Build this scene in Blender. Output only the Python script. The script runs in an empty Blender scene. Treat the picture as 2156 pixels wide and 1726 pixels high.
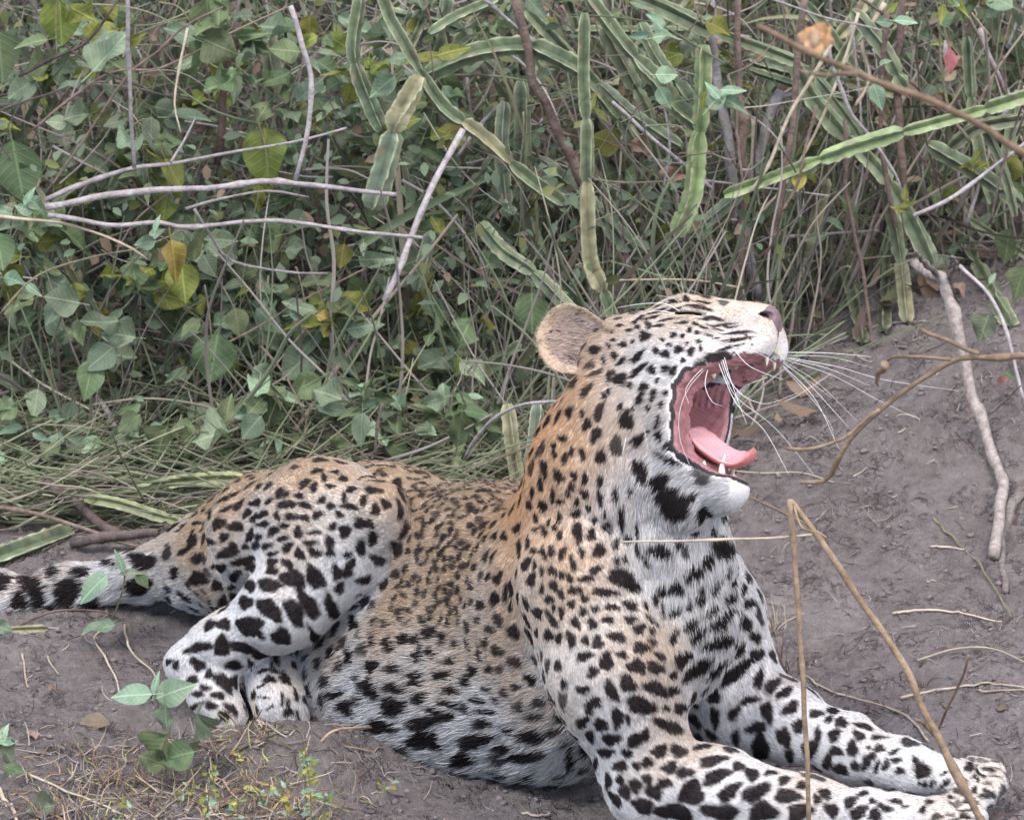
import bpy, bmesh, math, random
import numpy as np
from mathutils import Vector, Matrix, noise as mnoise
from mathutils.bvhtree import BVHTree

SC = bpy.context.scene
COL = SC.collection
R_ = math.radians

# ------------------------------------------------------------------ camera
PITCH = R_(22.0)
CD = 9.0                                   # metres from camera to the leopard's shoulder
PPM = 1585.0                               # sketch units per metre there (frame = 2156 x 1726 units)
TGT = np.array((0.0, 0.0, 0.42))
FW = np.array((0.0, math.cos(PITCH), -math.sin(PITCH)))
UP = np.array((0.0, math.sin(PITCH), math.cos(PITCH)))
RT = np.array((1.0, 0.0, 0.0))
CAM = TGT - FW * CD
cd_ = bpy.data.cameras.new("camera")
cam = bpy.data.objects.new("camera", cd_)
COL.objects.link(cam)
cam.location = CAM
cam.rotation_euler = (math.pi / 2 - PITCH, 0, 0)
cd_.sensor_width = 36.0
cd_.lens = 36.0 * CD / (2156 / PPM)
cd_.clip_end = 3000.0
cd_.dof.use_dof = True
cd_.dof.focus_distance = CD - 0.15
cd_.dof.aperture_fstop = 16.0
SC.camera = cam

# ------------------------------------------------------------------ sky, sun, exposure
SUN_EL, SUN_AZ = R_(56), R_(-55)           # high, from behind the camera's left shoulder
w = bpy.data.worlds.new("World")
SC.world = w
w.use_nodes = True
nt = w.node_tree
bg = nt.nodes["Background"]
sky = nt.nodes.new("ShaderNodeTexSky")
sky.sky_type = 'NISHITA'
sky.sun_disc = False
sky.sun_elevation = SUN_EL
sky.sun_rotation = math.pi + SUN_AZ
sky.air_density = 1.0
sky.dust_density = 3.0
nt.links.new(sky.outputs[0], bg.inputs[0])
bg.inputs[1].default_value = 0.15
sl = bpy.data.lights.new("sun", 'SUN')
sl.energy = 1.5
sl.angle = R_(24)
sl.color = (1.0, 0.95, 0.9)
sun = bpy.data.objects.new("sun", sl)
COL.objects.link(sun)
sd = Vector((math.sin(SUN_AZ) * math.cos(SUN_EL), -math.cos(SUN_AZ) * math.cos(SUN_EL), math.sin(SUN_EL)))
sun.rotation_euler = sd.to_track_quat('Z', 'Y').to_euler()
SC.view_settings.view_transform = 'Standard'
SC.view_settings.look = 'None'
SC.view_settings.gamma = 1.0
SC.view_settings.exposure = 0.96
SC.render.engine = 'CYCLES'
SC.cycles.use_denoising = True
SC.cycles.max_bounces = 6
SC.cycles.diffuse_bounces = 4
SC.cycles.transparent_max_bounces = 8

# ------------------------------------------------------------------ helpers
def at(px, py, Y):
    """point of the place seen at frame position (px, py), at depth Y"""
    d = FW * CD + RT * ((px - 1078) / PPM) + UP * ((863 - py) / PPM)
    return CAM + d * ((Y - CAM[1]) / d[1])

def atz(px, py, z=0.0):
    d = FW * CD + RT * ((px - 1078) / PPM) + UP * ((863 - py) / PPM)
    return CAM + d * ((z - CAM[2]) / d[2])

def link(name, me, mat=None, parent=None):
    o = bpy.data.objects.new(name, me)
    COL.objects.link(o)
    if mat is not None and not me.materials:
        me.materials.append(mat)
    if parent is not None:
        o.parent = parent
    return o

def empty(name, loc):
    o = bpy.data.objects.new(name, None)
    o.empty_display_size = 0.05
    COL.objects.link(o)
    o.location = Vector([float(v) for v in loc])
    return o

def tag(o, label=None, cat=None, group=None, kind=None):
    if label: o["label"] = label
    if cat: o["category"] = cat
    if group: o["group"] = group
    if kind: o["kind"] = kind
    return o

def mesh_np(name, V, F, smooth=True):
    """V (n,3); F array of quads/tris (m,k) or a list of lists"""
    me = bpy.data.meshes.new(name)
    V = np.asarray(V, dtype=np.float32)
    if isinstance(F, np.ndarray):
        m, k = F.shape
        me.vertices.add(len(V)); me.vertices.foreach_set("co", V.ravel())
        me.loops.add(m * k); me.loops.foreach_set("vertex_index", F.astype(np.int32).ravel())
        me.polygons.add(m)
        me.polygons.foreach_set("loop_start", np.arange(0, m * k, k, dtype=np.int32))
        me.polygons.foreach_set("loop_total", np.full(m, k, dtype=np.int32))
        me.update(calc_edges=True)
    else:
        me.from_pydata([tuple(map(float, v)) for v in V], [], F)
    me.validate()
    if smooth:
        me.polygons.foreach_set("use_smooth", np.ones(len(me.polygons), dtype=bool))
    return me

def norm(v):
    v = np.asarray(v, dtype=float)
    return v / (np.linalg.norm(v) + 1e-12)

def smoothpath(pts, n):
    """Catmull-Rom through pts (k,d) -> n samples"""
    P = np.asarray(pts, dtype=float)
    if len(P) == 2:
        t = np.linspace(0, 1, n)[:, None]
        return P[0] * (1 - t) + P[1] * t
    Q = np.vstack([2 * P[0] - P[1], P, 2 * P[-1] - P[-2]])
    s = np.linspace(0, len(P) - 1 - 1e-6, n)
    i = s.astype(int); u = (s - i)[:, None]
    a, b, c, d = Q[i], Q[i + 1], Q[i + 2], Q[i + 3]
    return 0.5 * (2 * b + (c - a) * u + (2 * a - 5 * b + 4 * c - d) * u ** 2 + (3 * b - a - 3 * c + d) * u ** 3)

def frames(P):
    """tangent + two normals along a path, carried without twist"""
    T = np.gradient(P, axis=0)
    T /= np.linalg.norm(T, axis=1)[:, None] + 1e-12
    a = np.array((0, 0, 1.0)) if abs(T[0][2]) < 0.9 else np.array((1.0, 0, 0))
    N = [norm(np.cross(T[0], a))]
    for i in range(1, len(P)):
        v = N[-1] - T[i] * np.dot(N[-1], T[i])
        N.append(norm(v))
    N = np.array(N)
    return T, N, np.cross(T, N)

def tube(P, rad, sides=6, cap=True):
    """V, F of a tube round path P with radius rad (scalar or per point)"""
    P = np.asarray(P, dtype=float)
    n = len(P)
    rad = np.broadcast_to(np.asarray(rad, dtype=float), (n,))
    T, N, B = frames(P)
    a = np.arange(sides) * 2 * np.pi / sides
    ring = (N[:, None, :] * np.cos(a)[None, :, None] + B[:, None, :] * np.sin(a)[None, :, None]) * rad[:, None, None]
    V = (P[:, None, :] + ring).reshape(-1, 3)
    F = []
    for i in range(n - 1):
        for j in range(sides):
            k = (j + 1) % sides
            F.append([i * sides + j, i * sides + k, (i + 1) * sides + k, (i + 1) * sides + j])
    if cap:
        F.append(list(range(sides))[::-1])
        F.append([(n - 1) * sides + j for j in range(sides)])
    return V, F

# ---- materials -----------------------------------------------------
def nodes_of(m):
    m.use_nodes = True
    n = m.node_tree.nodes
    return m.node_tree, n, n["Principled BSDF"]

def mat_plain(name, col, rough=0.7, scale=40.0, amount=0.35, bump=0.0, spec=0.3, sss=0.0, coords='Object', col2=None, scale2=None, transl=0.0):
    m = bpy.data.materials.new(name)
    t, n, b = nodes_of(m)
    tc = n.new("ShaderNodeTexCoord")
    nz = n.new("ShaderNodeTexNoise"); nz.inputs["Scale"].default_value = scale; nz.inputs["Detail"].default_value = 6
    nz.inputs["Roughness"].default_value = 0.65
    t.links.new(tc.outputs[coords], nz.inputs["Vector"])
    cr = n.new("ShaderNodeValToRGB")
    c = np.array(col)
    d = np.array(col2) if col2 is not None else np.clip(c * (1 + amount), 0, 0.95)
    lo = c * (1 - amount)
    cr.color_ramp.elements[0].position = 0.3; cr.color_ramp.elements[0].color = (*lo, 1)
    cr.color_ramp.elements[1].position = 0.7; cr.color_ramp.elements[1].color = (*d, 1)
    t.links.new(nz.outputs["Fac"], cr.inputs[0])
    # every single object gets its own slight shift of tone
    oi = n.new("ShaderNodeObjectInfo")
    hs = n.new("ShaderNodeHueSaturation")
    mr = n.new("ShaderNodeMapRange"); mr.inputs[3].default_value = 0.72; mr.inputs[4].default_value = 1.28
    t.links.new(oi.outputs["Random"], mr.inputs[0])
    t.links.new(mr.outputs[0], hs.inputs["Value"])
    t.links.new(cr.outputs[0], hs.inputs["Color"])
    t.links.new(hs.outputs[0], b.inputs["Base Color"])
    b.inputs["Roughness"].default_value = rough
    b.inputs["Specular IOR Level"].default_value = spec
    if bump:
        bp = n.new("ShaderNodeBump"); bp.inputs["Strength"].default_value = bump; bp.inputs["Distance"].default_value = 0.003
        n2 = n.new("ShaderNodeTexNoise"); n2.inputs["Scale"].default_value = scale2 or scale * 3; n2.inputs["Detail"].default_value = 5
        t.links.new(tc.outputs[coords], n2.inputs["Vector"])
        t.links.new(n2.outputs["Fac"], bp.inputs["Height"])
        t.links.new(bp.outputs[0], b.inputs["Normal"])
    if transl:
        tr = n.new("ShaderNodeBsdfTranslucent")
        mx = n.new("ShaderNodeMixShader"); mx.inputs[0].default_value = transl
        t.links.new(hs.outputs[0], tr.inputs["Color"])
        t.links.new(b.outputs[0], mx.inputs[1]); t.links.new(tr.outputs[0], mx.inputs[2])
        t.links.new(mx.outputs[0], n["Material Output"].inputs["Surface"])
    return m

def mat_attr(name, attr, rough=0.7, spec=0.3, gain=None, transl=0.0, rough_attr=None):
    """colour read from a mesh / curve attribute, with fine noise on top"""
    m = bpy.data.materials.new(name)
    t, n, b = nodes_of(m)
    at_ = n.new("ShaderNodeAttribute"); at_.attribute_name = attr
    t.links.new(at_.outputs["Color"], b.inputs["Base Color"])
    b.inputs["Roughness"].default_value = rough
    b.inputs["Specular IOR Level"].default_value = spec
    if rough_attr:
        a2 = n.new("ShaderNodeAttribute"); a2.attribute_name = rough_attr
        t.links.new(a2.outputs["Fac"], b.inputs["Roughness"])
    if transl:
        tr = n.new("ShaderNodeBsdfTranslucent")
        mx = n.new("ShaderNodeMixShader"); mx.inputs[0].default_value = transl
        t.links.new(at_.outputs["Color"], tr.inputs["Color"])
        t.links.new(b.outputs[0], mx.inputs[1]); t.links.new(tr.outputs[0], mx.inputs[2])
        t.links.new(mx.outputs[0], n["Material Output"].inputs["Surface"])
    return m

def set_color(me, name, C):
    a = me.attributes.new(name, 'FLOAT_COLOR', 'POINT')
    C4 = np.ones((len(me.vertices), 4), dtype=np.float32); C4[:, :3] = C
    a.data.foreach_set("color", C4.ravel())

def wob(P, f, seed=0.0):
    """cheap smooth noise in about -1..1, vectorised"""
    P = np.asarray(P)
    x, y, z = P[..., 0] * f, P[..., 1] * f, P[..., 2] * f
    s = seed
    return (np.sin(1.7 * x + 2.3 * y + 1.1 * z + s) + np.sin(-2.1 * x + 1.3 * y + 2.7 * z + 1.9 * s + 1)
            + np.sin(2.9 * x - 1.9 * y + 0.7 * z + 0.7 * s + 2) + np.sin(0.6 * x + 3.1 * y - 2.3 * z + 2.3 * s + 4)) / 2.6
# ------------------------------------------------------------------ ground
def ground_h(x, y):
    """height of the soil"""
    P = np.stack([x, y, np.zeros_like(x)], -1)
    far = np.clip((y - 0.9) / 1.2, 0, 1)
    z = 0.010 * wob(P, 3.1, 1.0) + 0.006 * wob(P, 9.0, 2.0) + 0.0042 * wob(P, 23.0, 3.0) * (0.6 + 0.6 * wob(P, 5.0, 8.0)) + 0.0030 * wob(P, 61.0, 4.0) * (0.5 + 0.7 * wob(P, 8.0, 5.0)) - 0.0062 * np.abs(wob(P, 97.0, 7.0)) * (0.6 + 0.6 * wob(P, 11.0, 3.0)) + 0.0024 * wob(P, 170.0, 9.0)
    # low mound in front of the hind foot
    mx, my = atz(590, 1590)[:2]
    z = z + 0.050 * np.exp(-(((x - mx) / 0.17) ** 2 + ((y - my) / 0.075) ** 2))
    z = z - 0.012 * np.exp(-(((x - mx - 0.33) / 0.2) ** 2 + ((y - my + 0.02) / 0.10) ** 2))
    # the bank behind: soil climbs away from the animal, sooner on the left
    edge = 1.15 + 0.25 * np.tanh(x * 1.4) + 0.12 * np.sin(3 * x + 1)
    u = np.clip((y - edge) / 2.2, 0, 1)
    z = z + 1.35 * u * u * (3 - 2 * u)
    z = z + 0.05 * far * wob(P, 4.3, 6.0)
    s1 = np.clip((y - 0.30) / 0.95, 0, 1); s2 = np.clip((x - 0.18) / 0.45, 0, 1)
    z = z + 0.13 * s1 * s1 * (3 - 2 * s1) * s2 * s2 * (3 - 2 * s2)
    return z

def build_ground():
    fine = np.concatenate([np.linspace(-1500, -60, 8), np.linspace(-40, -6, 10), np.linspace(-5, -1.05, 24), np.linspace(-1.0, 1.0, 460),
                           np.linspace(1.05, 5, 24), np.linspace(6, 40, 10), np.linspace(60, 1500, 8)])
    yy = np.concatenate([np.linspace(-1500, -60, 8), np.linspace(-40, -6, 10), np.linspace(-5, -0.75, 24), np.linspace(-0.7, 1.6, 480),
                         np.linspace(1.62, 4, 60), np.linspace(4.5, 40, 14), np.linspace(60, 1500, 8)])
    X, Y = np.meshgrid(fine, yy, indexing='ij')
    Z = ground_h(X, Y)
    nx, ny = X.shape
    idx = np.arange(nx * ny).reshape(nx, ny)
    F = np.stack([idx[:-1, :-1], idx[1:, :-1], idx[1:, 1:], idx[:-1, 1:]], -1).reshape(-1, 4)
    me = mesh_np("ground", np.stack([X, Y, Z], -1).reshape(-1, 3), F)
    m = bpy.data.materials.new("dry_soil")
    t, n, b = nodes_of(m)
    tc = n.new("ShaderNodeTexCoord")
    def noise(s, d=8, r=0.65):
        z = n.new("ShaderNodeTexNoise"); z.inputs["Scale"].default_value = s; z.inputs["Detail"].default_value = d; z.inputs["Roughness"].default_value = r
        t.links.new(tc.outputs["Object"], z.inputs["Vector"]); return z
    n1 = noise(2.5); n2 = noise(38, 10, 0.75); n3 = noise(190, 6, 0.7)
    cr = n.new("ShaderNodeValToRGB")
    for e, (p, c) in zip(cr.color_ramp.elements, ((0.34, (0.180, 0.153, 0.145)), (0.66, (0.475, 0.425, 0.412)))):
        e.position = p; e.color = (*c, 1)
    ma = n.new("ShaderNodeMath"); ma.operation = 'MULTIPLY_ADD'; ma.inputs[1].default_value = 0.55
    t.links.new(n2.outputs["Fac"], ma.inputs[0])
    mb = n.new("ShaderNodeMath"); mb.operation = 'MULTIPLY'; mb.inputs[1].default_value = 0.45
    t.links.new(n1.outputs["Fac"], mb.inputs[0]); t.links.new(mb.outputs[0], ma.inputs[2])
    t.links.new(ma.outputs[0], cr.inputs[0])
    vo = n.new("ShaderNodeTexVoronoi"); vo.feature = 'DISTANCE_TO_EDGE'; vo.inputs["Scale"].default_value = 34
    dv = n.new("ShaderNodeVectorMath"); dv.operation = 'MULTIPLY_ADD'; dv.inputs[1].default_value = (.09, .09, .09)
    nw = noise(22, 4); t.links.new(nw.outputs["Color"], dv.inputs[0]); t.links.new(tc.outputs["Object"], dv.inputs[2]); t.links.new(dv.outputs[0], vo.inputs["Vector"])
    ck = n.new("ShaderNodeMapRange"); ck.inputs[1].default_value = 0.0; ck.inputs[2].default_value = 0.09; ck.inputs[3].default_value = 1.0; ck.inputs[4].default_value = 0.0
    t.links.new(vo.outputs["Distance"], ck.inputs[0])
    gate = n.new("ShaderNodeMapRange"); gate.inputs[1].default_value = 0.5; gate.inputs[2].default_value = 0.62
    ng = noise(13, 3); t.links.new(ng.outputs["Fac"], gate.inputs[0])
    cg = n.new("ShaderNodeMath"); cg.operation = 'MULTIPLY'; t.links.new(ck.outputs[0], cg.inputs[0]); t.links.new(gate.outputs[0], cg.inputs[1])
    t.links.new(cr.outputs[0], b.inputs["Base Color"])
    b.inputs["Roughness"].default_value = 0.95; b.inputs["Specular IOR Level"].default_value = 0.1
    ad = n.new("ShaderNodeMath"); ad.operation = 'ADD'
    t.links.new(n2.outputs["Fac"], ad.inputs[0])
    mc = n.new("ShaderNodeMath"); mc.operation = 'MULTIPLY'; mc.inputs[1].default_value = 0.35
    t.links.new(n3.outputs["Fac"], mc.inputs[0]); t.links.new(mc.outputs[0], ad.inputs[1])
    sb = n.new("ShaderNodeMath"); sb.operation = 'MULTIPLY_ADD'; sb.inputs[1].default_value = -0.95
    t.links.new(cg.outputs[0], sb.inputs[0]); t.links.new(ad.outputs[0], sb.inputs[2])
    bp = n.new("ShaderNodeBump"); bp.inputs["Strength"].default_value = 1.0; bp.inputs["Distance"].default_value = 0.022
    t.links.new(sb.outputs[0], bp.inputs["Height"]); t.links.new(bp.outputs[0], b.inputs["Normal"])
    o = link("ground", me, m)
    tag(o, "bare trampled grey-brown soil rising to a bank", kind="structure")
    return o
build_ground()
# ------------------------------------------------------------------ leopard: shape
PX = 1.0 / PPM
PRIMS = []          # every primitive of the animal: shape, fur length, warmth of coat, flow of the hair, spot spacing
def prim(group, kind, a, b, ra, rb=None, k=0.04, fur=0.012, warm=0.5, flow=None, sp=0.030, R=None):
    PRIMS.append(dict(group=group, kind=kind, a=np.array(a, np.float32), b=None if b is None else np.array(b, np.float32),
                      ra=ra, rb=rb, k=k, fur=fur, warm=warm, sp=sp, R=R,
                      flow=norm(flow) if flow is not None else (norm(np.array(b) - np.array(a)) if b is not None else np.zeros(3))))

def chain(group, pts, k=0.045, rev=False, **kw):
    """tapered capsules through (px, py, Y, radius in sketch units[, {overrides}])"""
    for p, q in zip(pts[:-1], pts[1:]):
        a, b = at(*p[:3]), at(*q[:3])
        o = dict(kw)
        if len(p) > 4: o.update(p[4])
        fl = norm(a - b) if rev else norm(b - a)
        prim(group, 'cone', a, b, p[3] * PX, q[3] * PX, k=k, flow=o.pop('flow', fl), **o)

# trunk, from the chest back to the pelvis (hair lies towards the tail)
chain('torso', [(1370, 1330, -.33, 158, dict(warm=.25, sp=.030, fur=.016)), (1225, 1280, -.23, 198, dict(warm=.85, sp=.022)), (1060, 1225, -.08, 178, dict(warm=.85, sp=.0165)),
                (800, 1150, .10, 150, dict(warm=.8, sp=.018)), (560, 1165, .20, 135), (430, 1190, .25, 95)], k=.06, warm=.6, fur=.009, sp=.023)
chain('torso', [(1190, 1450, -.24, 165, dict(warm=.42, sp=.022)), (960, 1410, -.09, 178, dict(warm=.34, sp=.024)), (770, 1405, .03, 135)], k=.07, warm=.04, fur=.021, sp=.030)
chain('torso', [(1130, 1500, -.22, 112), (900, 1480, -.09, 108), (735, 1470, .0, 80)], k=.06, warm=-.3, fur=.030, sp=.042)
# neck (hair lies down from the head)
chain('torso', [(1325, 880, -.29, 122), (1300, 1000, -.28, 150), (1265, 1180, -.26, 185)], k=.07, warm=.55, fur=.008, sp=.026)
chain('torso', [(1410, 1000, -.325, 78), (1405, 1150, -.34, 95), (1420, 1280, -.35, 105)], k=.05, warm=.05, fur=.018, sp=.034)
# near foreleg
chain('nfore', [(1225, 1230, -.37, 120, dict(warm=.5, sp=.025)), (1285, 1420, -.43, 112, dict(warm=.4, sp=.028)), (1372, 1625, -.455, 92)], k=.05, warm=.28, fur=.0075, sp=.034)
chain('nfore', [(1380, 1650, -.455, 100), (1520, 1672, -.46, 82), (1700, 1700, -.455, 58), (1860, 1722, -.45, 45), (1975, 1718, -.445, 40)], k=.035, warm=.16, fur=.0055, sp=.034)
# far foreleg
chain('ffore', [(1470, 1150, -.24, 62), (1500, 1300, -.24, 92), (1535, 1440, -.25, 88), (1530, 1540, -.25, 78)], k=.05, warm=.04, fur=.008, sp=.032)
chain('ffore', [(1545, 1480, -.26, 84), (1650, 1520, -.29, 72), (1790, 1575, -.33, 58), (1900, 1615, -.35, 46), (2020, 1640, -.36, 41)], k=.035, warm=.04, fur=.006, sp=.032)
# near hind leg: thigh, shank, foot
chain('nhind', [(560, 1120, .12, 128, dict(warm=.6, sp=.024)), (680, 1105, .03, 125, dict(warm=.45)), (788, 1088, -.055, 76)], k=.05, warm=.3, fur=.0075, sp=.029)
chain('nhind', [(750, 1175, -.04, 82), (600, 1280, -.03, 78), (470, 1355, -.01, 52), (395, 1400, .0, 38)], k=.04, warm=.02, fur=.006, sp=.034)
chain('nhind', [(392, 1402, .0, 38), (450, 1465, -.04, 40), (485, 1510, -.065, 36)], k=.03, warm=.12, fur=.006, sp=.026)
# far hind foot, its toes tucked forward under the belly
chain('fhind', [(560, 1350, .04, 50), (572, 1430, -.01, 50), (592, 1490, -.05, 46), (615, 1530, -.065, 34)], k=.03, warm=.1, fur=.007, sp=.022)
# tail
chain('tail', [(430, 1175, .25, 60), (300, 1210, .285, 42), (150, 1242, .30, 38), (0, 1262, .31, 38), (-170, 1268, .33, 37), (-330, 1248, .38, 34)], k=.04, warm=.12, fur=.020, sp=.05)

# toes
def toes(group, base, fwd, side, n=4, r=.0165, spread=.0235, fwdlen=.022, **kw):
    for i in range(n):
        s = (i - (n - 1) / 2)
        c = np.array(base) + side * s * spread + fwd * (fwdlen * (1 - .18 * s * s))
        prim(group, 'cone', c - fwd * .03 + np.array((0, 0, .004)), c, r * .85, r, k=.0045, flow=fwd, fur=.005, warm=.2, sp=.017, **kw)
side = norm((0.25, 1.0, 0.0)); fwd = norm((1.0, -.25, -.05))
toes('nfore', at(2015, 1722, -.445), fwd, side)
toes('ffore', at(2062, 1648, -.36), fwd, side)

# head, in its own frame: a forward, b up, c towards the near side
PSI = R_(25); SPS, CPS = math.sin(PSI), math.cos(PSI)
HO = at(1440, 830, -.30)
ROLL = R_(15); SRO, CRO = math.sin(ROLL), math.cos(ROLL)      # near side of the head tipped up
HA = RT * CPS - FW * SPS; HC0 = -RT * SPS - FW * CPS
HB = UP * CRO - HC0 * SRO; HC = HC0 * CRO + UP * SRO
HM = np.stack([HA, HB, HC], 1)             # columns
HS = CD / np.dot(HO - CAM, FW)             # perspective there
HPX = PX / HS
def hl(px, py, c=0.0):
    b = ((830 - py) * HPX - c * SRO) / CRO
    return np.array((((px - 1440) * HPX + SPS * (c * CRO - b * SRO)) / CPS, b, c))
def hw(l):
    return HO + HM @ np.asarray(l, dtype=float)
back = -HA * 1.0
def hcone(p, q, ra, rb, k=.02, mirror=True, fur=.0055, warm=.25, flow=None, sp=.02, grp='head'):
    fl = flow if flow is not None else back
    sides = (1, -1) if (mirror and (p[2] or q[2])) else (1,)
    for s in sides:
        m = np.array((1, 1, s))
        prim(grp, 'cone', hw(p * m), hw(q * m), ra, rb, k=k, fur=fur, warm=warm, flow=fl, sp=sp)
def hell(p, r, k=.02, mirror=True, fur=.0055, warm=.25, flow=None, sp=.02):
    fl = flow if flow is not None else back
    sides = (1, -1) if (mirror and p[2]) else (1,)
    for s in sides:
        m = np.array((1, 1, s))
        prim('head', 'ell', hw(p * m), None, np.array(r, np.float32), k=k, fur=fur, warm=warm, flow=fl, sp=sp, R=HM)

hell(hl(1375, 745), (.080, .056, .060), k=.03, warm=.35)                       # cranium
hell(hl(1300, 800), (.055, .060, .058), k=.04, warm=.5, fur=.012)              # nape
hell(hl(1448, 690), (.040, .038, .040), k=.03, warm=.4)                        # forehead
hell(hl(1445, 690, .026), (.028, .024, .016), k=.02, warm=.25)                 # brow
hcone(hl(1465, 688), hl(1590, 682), .036, .0275, k=.025, warm=.8, fur=.004)   # bridge of the nose
hell(hl(1612, 675), (.0185, .0195, .0195), k=.010, warm=.9, fur=.003)          # nose pad
hell(hl(1592, 718, .019), (.026, .028, .021), k=.012, warm=.05, fur=.005)      # whisker pads
hell(hl(1548, 738, .027), (.030, .026, .020), k=.016, warm=.1, fur=.005)
hell(hl(1480, 752, .038), (.034, .032, .022), k=.02, warm=.15)                 # upper cheek
hell(hl(1400, 800, .044), (.044, .060, .030), k=.03, warm=.1)                  # cheek
hcone(hl(1385, 850, .038), hl(1440, 955, .030), .036, .030, k=.025, warm=.03, flow=back * .6 - HB * .6, fur=.014, sp=.03)
hcone(hl(1440, 965, .026), hl(1518, 1028, .009), .027, .022, k=.02, warm=.0, flow=back, fur=.010, sp=.04)
hell(hl(1517, 1028), (.028, .018, .023), k=.014, warm=.05, fur=.012, sp=.05)    # chin
hcone(hl(1475, 800, .036), hl(1448, 930, .033), .017, .017, k=.015, warm=.0, fur=.004)   # skin of the mouth corner
hcone(hl(1440, 1045), hl(1390, 1000), .040, .050, k=.03, warm=.0, flow=-HB, fur=.020, sp=.05)     # throat

# the open mouth, carved out
def poly_half(pts):
    """half planes (n, d) of a convex polygon in (a, b)"""
    P = np.array(pts); out = []
    c = P.mean(0)
    for i in range(len(P)):
        p, q = P[i], P[(i + 1) % len(P)]
        n = np.array((q[1] - p[1], p[0] - q[0])); n /= np.linalg.norm(n)
        if np.dot(n, c - p) > 0: n = -n
        out.append((n, np.dot(n, p)))
    return out
MP = [hl(*p)[:2] for p in ((1468, 797), (1560, 774), (1615, 744), (1700, 728), (1760, 900), (1700, 1012), (1540, 1012), (1484, 985), (1452, 905))]
MH = poly_half(MP)
def cavity(Q):
    """Q in head frame; negative inside the mouth"""
    a, b, c = Q[:, 0], Q[:, 1], Q[:, 2]
    d = np.full(len(Q), -9.0, np.float32)
    for (n, o) in MH:
        if n[0] < -.75:
            continue
        d = -smin(-d, -(a * n[0] + b * n[1] - o), .020)
    backd = (hl(1450, 850, .034)[0] + .048 * np.clip((.034 - c) / .068, 0, 1.2) - a)
    w1 = -smin(-d, -(backd * .9), .024) + .0011 * np.sin(a * 210 + c * 90) + .0009 * np.sin(b * 260 + 1)
    e = hl(1500, 885)
    q = (Q - np.array((e[0] - .012, e[1], 0))) / np.array((.062, .062, .031))
    kk = np.sqrt((q * q).sum(1)) + 1e-9
    w2 = (kk - 1) * .031
    w2 = -smin(-w2, -d, .012)
    rg = .0009 * np.sin(a * 620 + 14 * np.abs(c) / .03) * (b > -.01)          # ridges of the palate
    return (np.minimum(w1, w2) + rg).astype(np.float32)

def smin(a, b, k):
    h = np.maximum(k - np.abs(a - b), 0) / k
    return np.minimum(a, b) - h * h * k * .25

def d_prim(p, P):
    if p['kind'] == 'cone':
        ab = p['b'] - p['a']
        t = np.clip(((P - p['a']) @ ab) / float(ab @ ab), 0, 1)
        v = P - p['a'] - t[:, None] * ab
        return np.sqrt((v * v).sum(1)) - (p['ra'] + t * (p['rb'] - p['ra']))
    q = (P - p['a']) @ p['R'].astype(np.float32)
    r = p['ra']
    k0 = np.sqrt(((q / r) ** 2).sum(1)); k1 = np.sqrt(((q / (r * r)) ** 2).sum(1)) + 1e-9
    return k0 * (k0 - 1) / k1

GROUPS = ('nfore', 'ffore', 'nhind', 'fhind', 'tail', 'head')
JOIN = dict(nfore=.06, ffore=.045, nhind=.022, fhind=.012, tail=.05, head=.025)
def sdf(P, chunk=150000):
    P = np.asarray(P, np.float32)
    out = np.empty(len(P), np.float32)
    for s in range(0, len(P), chunk):
        Q = P[s:s + chunk]
        g = {}
        for p in PRIMS:
            d = d_prim(p, Q)
            n = p['group']
            g[n] = d if n not in g else smin(g[n], d, p['k'])
        D = g['torso']
        tot = D
        for n in GROUPS:
            tot = smin(tot, smin(D, g[n], JOIN[n]), .008)
        # soft folds of skin and muscle
        tot = tot + .0016 * wob(Q, 26, 3) + .0008 * wob(Q, 60, 5)
        H = (Q - HO.astype(np.float32)) @ HM.astype(np.float32)
        near = (np.abs(H) < .2).all(1)
        if near.any():
            hh = H[near]
            cv = cavity(hh)
            t = tot[near]
            k = .006
            t = -smin(-t, cv, k)
            for s_ in (1, -1):                                   # nostrils, eye slit
                e = hl(1606, 668, .011 * 1); e[2] *= s_
                t = -smin(-t, (np.sqrt((((hh - e - np.array((.008, 0, .006 * s_))) / np.array((.012, .0055, .007))) ** 2).sum(1)) - 1) * .0055, .003)
                e = hl(1447, 663, .035) * np.array((1, 1, s_))
                t = -smin(-t, (np.sqrt((((hh - e) / np.array((.027, .0036, .011))) ** 2).sum(1)) - 1) * .0036, .004)
            tot[near] = t
        out[s:s + chunk] = tot
    return out

def sdf_grad(P, e=.0015):
    G = np.zeros((len(P), 3), np.float32)
    for k in ((1, -1, -1), (-1, -1, 1), (-1, 1, -1), (1, 1, 1)):
        k = np.array(k, np.float32)
        G += k * sdf(P + k * e)[:, None]
    return G / (np.linalg.norm(G, axis=1)[:, None] + 1e-12)

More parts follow.
